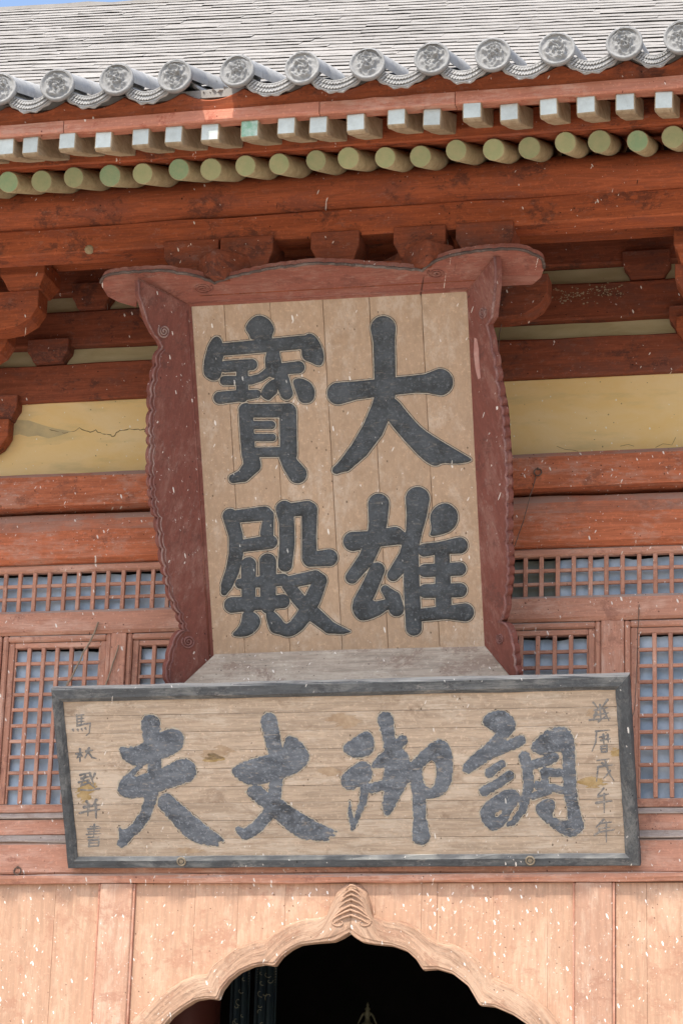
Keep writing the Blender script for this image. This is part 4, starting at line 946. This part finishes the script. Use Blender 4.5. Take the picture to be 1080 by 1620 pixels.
SMALL_L = [('ma', 7, [[(255, 350), (257, 430)], [(255, 355), (312, 346)], [(262, 380), (312, 374)], [(262, 402), (312, 398)], [(290, 350), (290, 425)], [(257, 432), (360, 412), (352, 488), (328, 508)], [(225, 462), (232, 476)], [(262, 462), (268, 474)], [(292, 458), (298, 470)], [(322, 452), (328, 464)]]),
    ('lin', 8, [[(250, 652), (302, 640)], [(280, 612), (280, 710)], [(278, 655), (255, 684)], [(285, 655), (300, 670)], [(330, 632), (378, 622)], [(350, 605), (320, 682)], [(345, 640), (375, 680), (405, 685)]]),
    ('ti', 8, [[(280, 815), (350, 800)], [(290, 842), (370, 822)], [(270, 872), (350, 852)], [(322, 810), (285, 905)], [(355, 800), (385, 885)], [(335, 862), (392, 912)], [(300, 892), (362, 872)], [(395, 805), (375, 850)], [(285, 930), (350, 935), (432, 922)]]),
    ('bing', 9, [[(330, 1020), (350, 1050)], [(405, 1010), (382, 1050)], [(312, 1065), (430, 1048)], [(278, 1112), (340, 1095), (432, 1082)], [(348, 1050), (340, 1132)], [(402, 1045), (405, 1152)]]),
    ('shu', 7, [[(340, 1236), (440, 1226)], [(362, 1216), (428, 1214)], [(345, 1256), (430, 1250)], [(330, 1276), (442, 1270)], [(392, 1198), (386, 1300)], [(345, 1300), (430, 1296)], [(350, 1322), (425, 1316), (425, 1366), (350, 1370), (350, 1322)], [(350, 1345), (425, 1341)]])]
SMALL_R = [('wan', 8, [[(430, 250), (462, 292)], [(540, 232), (500, 290)], [(440, 312), (542, 292)], [(482, 270), (490, 382)], [(440, 352), (550, 332)], [(402, 388), (560, 372)], [(452, 330), (430, 392)], [(512, 312), (552, 392)], [(470, 402), (522, 360)]]),
    ('li', 7, [[(450, 476), (560, 466)], [(456, 476), (450, 560), (420, 632)], [(480, 522), (542, 506)], [(490, 546), (562, 532)], [(510, 500), (512, 572)], [(542, 500), (546, 562)], [(490, 592), (536, 586), (536, 635), (496, 636), (490, 592)], [(492, 613), (536, 609)]]),
    ('wu', 7, [[(460, 702), (552, 690)], [(500, 722), (542, 762)], [(470, 752), (582, 736)], [(522, 700), (552, 800), (592, 862)], [(562, 782), (510, 842)], [(466, 762), (455, 862)]]),
    ('wuu', 8, [[(512, 918), (465, 972)], [(470, 982), (550, 962)], [(455, 1032), (576, 1016)], [(515, 960), (516, 1106)]]),
    ('nian', 8, [[(512, 1160), (450, 1222)], [(480, 1192), (572, 1180)], [(472, 1232), (562, 1220)], [(440, 1282), (480, 1258), (592, 1240)], [(530, 1180), (532, 1336)], [(482, 1232), (472, 1268)]])]

# -- lower signboard
ST = 0.52
low = Plaque('inscribed_signboard', 'long tan signboard with four brushed characters and slate frame, below the tall plaque', -0.058, 3.607, ST, 0.02)
def quad_prism(name, pts, w0, w1, mat, par, bevw=0.004):
    k = len(pts); v = [(p[0], p[1], w0) for p in pts]+[(p[0], p[1], w1) for p in pts]
    f = [tuple(range(k)), tuple(range(2*k-1, k-1, -1))]+[(i, (i+1) % k, k+(i+1) % k, k+i) for i in range(k)]
    o = mesh(name, v, f, mat, par)
    if bevw: bev(o.data, bevw)
    return o
oTL, oTR, oBR, oBL = [low.uv(*p, 0.027) for p in ((80, 1090), (994, 1068), (1012, 1370.5), (107.5, 1374.5))]
iTL, iTR, iBR, iBL = [low.uv(*p, 0.0) for p in ((100.5, 1110), (973, 1091), (988.5, 1349.5), (124, 1355))]
def frame_bar(name, a, b, c, d, mat):
    """a,b outer corners, c,d inner corners (c next to b): flat front, sloping inner face"""
    f = 0.30
    p = lambda q, w: (q[0], q[1], w)
    mid_b = b+(c-b)*(1-f); mid_a = a+(d-a)*(1-f); out_a = a+(d-a)*0.10; out_b = b+(c-b)*0.10
    rows = [[p(a, -0.03), p(b, -0.03)], [p(a, 0.018), p(b, 0.018)], [p(out_a, 0.027), p(out_b, 0.027)], [p(mid_a, 0.027), p(mid_b, 0.027)], [p(d, 0.008), p(c, 0.008)], [p(d, -0.028), p(c, -0.028)]]
    n = 22; V = []; Fc = []; k = len(rows)
    for i in range(n+1):
        t = i/n
        for r in rows:
            q = np.array(r[0])*(1-t)+np.array(r[1])*t; V.append(q+RNG.normal(0, 0.0012, 3)*(0 if i in (0, n) else 1))
    for i in range(n):
        for j in range(k): x = i*k+j; y = i*k+(j+1) % k; Fc.append((x, y, y+k, x+k))
    Fc += [tuple(range(k)), tuple(n*k+j for j in range(k))]
    return mesh(name, V, Fc, mat, low.e)
frame_bar('frame_rail', oTL, oTR, iTR, iTL, M['slate']); frame_bar('frame_rail', oBL, oBR, iBR, iBL, M['slate'])
frame_bar('frame_stile', oTL, oBL, iBL, iTL, M['slate_v']); frame_bar('frame_stile', oTR, oBR, iBR, iTR, M['slate_v'])
vs = [iTL[1]+0.01]+[low.uv(250, y)[1] for y in (1131, 1159, 1188.5, 1217, 1245.5, 1271.5, 1299, 1327)]+[iBL[1]-0.01]
brd = mesh('sign_board', *box_data(iTL[0]-0.01, iTR[0]+0.01, iBL[1]-0.01, iTL[1]+0.01, -0.035, -0.018), M['tan_h'], low.e)
for a, b in zip(vs[:-1], vs[1:]):
    n = 30; V = []; Fc = []; x0, x1 = iTL[0]-0.012, max(iTR[0], iBR[0])+0.012; w = RNG.normal(0, 0.0007)
    for i in range(n+1):
        x = x0+(x1-x0)*i/n; e1, e2 = RNG.normal(0, 0.0007, 2)
        V += [(x, b+0.0006+e1*0.6, w-0.002), (x, b+0.0025+e1, w), (x, a-0.0025+e2, w), (x, a-0.0006+e2*0.6, w-0.002), (x, a-0.0006, -0.017), (x, b+0.0006, -0.017)]
    for i in range(n):
        for j in range(6): q = i*6+j; r = i*6+(j+1) % 6; Fc.append((q, r, r+6, q+6))
    Fc += [tuple(range(6)), tuple(n*6+j for j in range(6))]
    mesh('plank', V, Fc, M['tan_h'], brd)
for g_, off, s_, lb, sd in ((FU, (150, 1100), 5.143, 'leftmost large brushed character on the sign', 1), (ZHANG, (340, 1100), 4.909, 'second large brushed character from the left', 2),
                            (YU, (520, 1100), 4.909, 'third large brushed character from the left', 3), (DIAO, (720, 1100), 4.909, 'rightmost large brushed character on the sign', 4)):
    glyph(low, low.e, g_, off, s_, M['ink2'], lb, 0.8, sd, 0.0035, rw=(1.6, 2.3))
for grp, off, side in ((SMALL_L, (70, 1060), 'left'), (SMALL_R, (850, 1060), 'right')):
    for nme, r_, L in grp:
        glyph(low, low.e, lines(L, r_), off, 4.909, M['ink3'], 'small brushed character in the %s column' % side, 0.25, 7, 0.002, False, 0.7)
def blot(px, py, rx_, ry_, seed, mat):
    """ragged stain soaked into the planks"""
    rg = np.random.default_rng(seed); X, Y = np.meshgrid(np.arange(px-2*rx_, px+2*rx_, 0.9), np.arange(py-2*ry_, py+2*ry_, 0.9)); nz = np.zeros(X.shape)
    for sc_, am in ((0.12, 0.25), (0.3, 0.22), (0.7, 0.2), (1.6, 0.16)):
        for _ in range(4):
            a, b, c_ = rg.uniform(-1, 1), rg.uniform(0.4, 1.6), rg.uniform(0, 6.28); nz += am*0.5*np.sin(X*sc_*a+Y*sc_*b*1.6+c_)
    G = 1-np.hypot((X-px)/rx_, (Y-py)/ry_)+nz
    V, Fc = region_mesh(X, Y, G, homog(low, 0.0), lambda q: np.full(q.shape, 0.0009))
    big_ = max(islands(V, Fc), key=lambda q: len(q[1])); mesh('stain', big_[0], big_[1], mat, low.e)
for q in ((346, 1192, 22, 9, 1, 'blot'), (338, 1198, 12, 6, 8, 'blot_y'), (518, 1222, 14, 7, 2, 'blot'), (137, 1252, 12, 15, 3, 'blot_y'), (935, 1236, 20, 9, 4, 'blot_y'), (548, 1138, 22, 10, 5, 'blot'), (940, 1128, 16, 6, 6, 'blot'), (972, 1190, 7, 6, 9, 'blot_y'), (300, 1345, 18, 4, 7, 'blot')):
    blot(*q[:5], M[q[5]])
def ring(name, c, r, t, mat, par=None, flat=0.0, axis='y'):
    pts = []
    for k in range(25):
        a = 2*math.pi*k/24
        pts.append((c[0]+r*math.cos(a), c[1]+flat*math.sin(a), c[2]+r*math.sin(a)) if axis == 'y' else (c[0]+r*math.cos(a), c[1]+r*math.sin(a), c[2]))
    return tube(name, pts, t, mat, par, 6)
for px, py in ((287, 1363), (838, 1361.5)):
    c = low.uv(px, py, 0.029); rg = ring('ring_bolt', c, 0.022, 0.005, M['brass'], low.e, axis='z')
    quad_prism('ring_plate', [(c[0]+0.013*math.cos(a), c[1]+0.013*math.sin(a)) for a in np.linspace(0, 2*math.pi, 9)[:-1]], 0.022, 0.031, M['brass'], rg, 0)

# -- tall plaque
UT = 0.41
up = Plaque('hall_name_plaque', 'tall plaque with four large carved characters in a flared scalloped maroon frame', -0.27, 4.79, UT, 0.02)
cTL, cTR, cBR, cBL = [up.uv(*p) for p in ((303, 485), (738, 462), (765, 1020), (340, 1035))]
uL = (cTL[0]+cBL[0])/2; uR = (cTR[0]+cBR[0])/2; vT = (cTL[1]+cTR[1])/2; vB = (cBL[1]+cBR[1])/2
bb = mesh('plaque_board', *box_data(uL-0.02, uR+0.02, vB-0.02, vT+0.02, -0.05, -0.022), M['tan_v'], up.e)
ju = [uL-0.015]+[up.uv(x, 500)[0] for x in (355.5, 428, 511.5, 585, 667.5)]+[uR+0.015]
for a, b in zip(ju[:-1], ju[1:]):
    n = 24; V = []; Fc = []; w = RNG.normal(0, 0.0006)
    for i in range(n+1):
        v = vB-0.015+(vT-vB+0.03)*i/n; e1, e2 = RNG.normal(0, 0.0004, 2)
        V += [(a+0.0009+e1, v, w-0.003), (a+0.003+e1, v, w), (b-0.003+e2, v, w), (b-0.0009+e2, v, w-0.003), (b-0.0009, v, -0.021), (a+0.0009, v, -0.021)]
    for i in range(n):
        for j in range(6): q = i*6+j; r = i*6+(j+1) % 6; Fc.append((q, r, r+6, q+6))
    Fc += [tuple(range(6)), tuple(n*6+j for j in range(6))]
    mesh('plank', V, Fc, M['tan_v'], bb)
for g_, off, s_, lb, sd in ((BAO, (300, 480), 4.5, 'upper left carved character', 11), (DA, (500, 480), 4.154, 'upper right carved character', 12),
                            (DIAN, (330, 770), 4.5, 'lower left carved character', 13), (XIONG, (520, 750), 4.32, 'lower right carved character', 14)):
    glyph(up, up.e, g_, off, s_, M['ink'], lb, 0.12, sd, 0.010)
Q = math.sqrt(0.5)
edgeL = dict(p0=np.array([uL, 0, 0.0]), n=np.array([Q, 0, Q])); edgeR = dict(p0=np.array([uR, 0, 0.0]), n=np.array([-Q, 0, Q]))
edgeT = dict(p0=np.array([0, vT, 0.0]), n=np.array([0, -Q, Q])); edgeB = dict(p0=np.array([0, vB, 0.0]), n=np.array([0, Q, Q]))
def scallop(pts, amp):
    """add small outward lobes between outline points (px)"""
    out = []
    for (a, b) in zip(pts[:-1], pts[1:]):
        a = np.array(a, float); b = np.array(b, float); d = b-a; L = np.linalg.norm(d); nrm = np.array([d[1], -d[0]])/max(L, 1e-6)
        m_ = max(1, round(L/20))
        for q in range(m_):
            for t in np.linspace(0, 1, 5)[:-1]:
                tt = (q+t)/m_; out.append(tuple(a+d*tt+nrm*amp*math.sin(math.pi*t)**0.7))
    out.append(tuple(pts[-1])); return out
def flared(name, px, ed, mat, th=0.035):
    P = [up.onl(x, y, ed['p0'], ed['n']) for x, y in px]; k = len(P)
    Bk = [p-ed['n']*th for p in P]
    V = P+Bk; bm = bmesh.new(); vv = [bm.verts.new(p) for p in V]
    f0 = bm.faces.new(vv[:k]); f1 = bm.faces.new(vv[k:][::-1])
    for i in range(k): bm.faces.new((vv[i], vv[(i+1) % k], vv[k+(i+1) % k], vv[k+i]))
    bmesh.ops.triangulate(bm, faces=[f0, f1]); bmesh.ops.recalc_face_normals(bm, faces=bm.faces)
    me = bpy.data.meshes.new(name); bm.to_mesh(me); bm.free(); return link(name, me, mat, up.e)
def rim(par, px, ed, mat, r=0.007, inset=(0, 0), lift=0.004):
    P = [up.onl(x+inset[0], y+inset[1], ed['p0'], ed['n'])+ed['n']*lift for x, y in px]
    return tube('rim', P, r, mat, par, 5)
def spiral(par, cx_, cy_, r, ed, mat, sx=1.0, sg=1, turns=2.6, t0=0.0):
    P = [up.onl(cx_+sg*sx*r*(t/(turns*6.283))*math.cos(t+t0), cy_+r*(t/(turns*6.283))*math.sin(t+t0), ed['p0'], ed['n'])+ed['n']*0.002 for t in np.linspace(0.8, turns*6.283, 44)]
    return tube('carved_scroll', P, 0.0055, mat, par, 5)
leftE = [(218, 443), (218.5, 465), (223, 478), (227, 491), (232.6, 510), (242, 528), (251, 539), (255, 548.5), (250, 556)]
leftE2 = [(250, 556), (247, 578), (242, 601), (238.5, 625), (240, 649), (237, 674), (239, 705), (237, 733), (239.5, 773), (243, 804), (249, 818), (252, 844), (255.5, 868.5), (260, 896), (266, 927), (274, 952), (283, 970), (288, 986), (293, 998)]
leftE3 = [(293, 998), (281, 1001), (272, 1020), (266, 1044), (262, 1063), (266, 1081), (268, 1090)]
LE = leftE[:-1]+[(254, 552)]+[p for p in scallop(leftE2, -3.2)]+scallop(leftE3, -2.0)[1:]
bl = flared('side_board', [(cx0) for cx0 in [(303, 485)]]+LE+[(280, 1092), (340, 1035)], edgeL, M['frame'])
rim(bl, LE, edgeL, M['rim'], 0.0060, (1.2, 0)); rim(bl, LE[8:], edgeL, M['rim'], 0.0045, (7, 1), 0.001)
spiral(bl, 259.5, 524, 11, edgeL, M['rim'], 0.85); spiral(bl, 298, 1015, 11, edgeL, M['rim'], 1.0)
tube('bead', [up.onl(*p, edgeL['p0'], edgeL['n']) for p in ((296, 492), (332, 1040))], 0.006, M['frame'], bl, 6)
rightE = [(783, 406), (785, 424), (785, 445), (783, 468), (779, 502), (771, 514), (777, 535), (779, 556)]
rightE2 = [(779, 556), (783, 580), (786, 603), (790, 627), (795, 657), (797, 693), (800, 733), (801, 773), (801, 820), (801, 860), (803, 880), (803, 910), (799, 943), (797, 972), (789, 984)]
rightE3 = [(789, 984), (803, 990), (811, 1018), (815, 1053), (818, 1068), (820, 1074)]
RE = rightE[:-1]+scallop(rightE2, 2.6)+scallop(rightE3, 2.0)[1:]
br_ = flared('side_board', [(738, 462)]+RE+[(815, 1080), (765, 1020)], edgeR, M['frame'])
rim(br_, RE, edgeR, M['rim'], 0.0075, (-0.5, 0)); spiral(br_, 763, 495, 10, edgeR, M['rim'], 0.55, -1); spiral(br_, 791, 1010, 9, edgeR, M['rim'], 0.6)
pt_ = [(750, 534), (754, 536), (757, 552), (758, 575), (760, 598), (756, 600), (752, 585), (749, 560)]
mesh('scuff', [up.onl(x, y, edgeR['p0'], edgeR['n'])+edgeR['n']*0.0012 for x, y in pt_], [tuple(range(len(pt_)))], M['patch'], br_)
topE = [(160, 447), (166, 437), (188, 432), (220, 430), (262, 428), (281, 432), (307, 435.5), (325, 442), (340, 448), (353, 443), (377, 436), (410, 429), (436, 424), (466, 421), (495, 417), (532, 418), (557, 419.5), (594, 422.6), (631, 425), (668, 428), (679, 419), (698, 409), (727, 401.5), (761, 396.7), (801, 394), (827, 395.6), (842, 402), (857, 409.6), (860, 424)]
TE = scallop(topE, 1.2)
bt = flared('crown_board', [(303, 485), (219, 446), (217, 470), (216, 486), (188, 478), (171, 469), (162, 454)]+TE+[(855, 439), (842, 450), (787, 453), (784, 440), (783, 412), (738, 462)], edgeT, M['crown'], 0.04)
rim(bt, TE, edgeT, M['rim_top'], 0.009, (0, -0.5)); 
spiral(bt, 321, 456, 8.5, edgeT, M['crown'], 1.9, -1); spiral(bt, 690, 432, 8, edgeT, M['crown'], 1.8)
tube('bead', [up.onl(*p, edgeT['p0'], edgeT['n']) for p in ((299, 479), (739, 456))], 0.006, M['crown'], bt, 6)
tube('bead', [up.onl(*p, edgeT['p0'], edgeT['n'])+edgeT['n']*0.001 for p in ((303, 485), (219, 441))], 0.006, M['crown'], bt, 6)
tube('bead', [up.onl(*p, edgeT['p0'], edgeT['n'])+edgeT['n']*0.001 for p in ((738, 462), (782, 409))], 0.006, M['crown'], bt, 6)
ba = flared('apron_board', [(340, 1035), (765, 1020), (818, 1074), (281, 1090)], edgeB, M['apron'])

# ------------------------------------------------------------------ wires and rings on the wall
def cordpath(px, Y):
    P = [at(x, y, Y) for x, y in px]; out = []
    for a, b in zip(P[:-1], P[1:]):
        for t in np.linspace(0, 1, 6)[:-1]: out.append(a+(b-a)*t+np.array([0, 0, -0.008*math.sin(math.pi*t)])+RNG.normal(0, 0.0008, 3))
    out.append(P[-1]); return out
def cord(px, Y, r, mat, label, name='cord'):
    o = tube(name, cordpath(px, Y), r, mat, None, 5); tag(o, label, name); return o
cord([(156, 984), (146, 1008), (133, 1030), (121, 1056), (108, 1080), (98, 1096)], -0.06, 0.0055, M['cord'], 'knotted brown cord slanting from the upper rail down behind the sign, over the left lattice')
cord([(188, 1021), (179, 1048), (169, 1080), (164, 1092)], -0.05, 0.0045, M['cord'], 'short dark cord hanging on the post beside the left lattice window')
cord([(847, 752), (843, 768), (838, 782), (832, 806), (822, 838), (812, 866), (806, 884)], -0.14, 0.0028, M['iron'], 'thin rusty wire running down from the eye ring on the red beam', 'wire')
cord([(1010, 956), (1008, 1000), (1006, 1060), (1004, 1110), (1000, 1133), (994, 1134)], -0.05, 0.0026, M['iron'], 'thin wire looped along the right window frame', 'wire')
cord([(806, 455), (796, 490), (789, 530), (788, 560)], -0.45, 0.0028, M['iron'], 'thin wire hanging under the right ear of the tall plaque', 'wire')
for (px, py, Y, lab) in ((850, 747, -0.136, 'small iron eye ring on the red plate beam right of the tall plaque'), (28, 1378, -0.034, 'small iron ring on the pink sill beam at the far left')):
    e = thing('iron_ring', lab, 'ring', tuple(at(px, py, Y))); c = (0, 0, 0)
    ring('hoop', c, 0.021, 0.0042, M['iron'], e, 0.004); tube('staple', [(0, 0.02, 0.026), (0, -0.006, 0.024), (0, -0.006, 0.017), (0, 0.02, 0.016)], 0.004, M['iron'], e, 5)
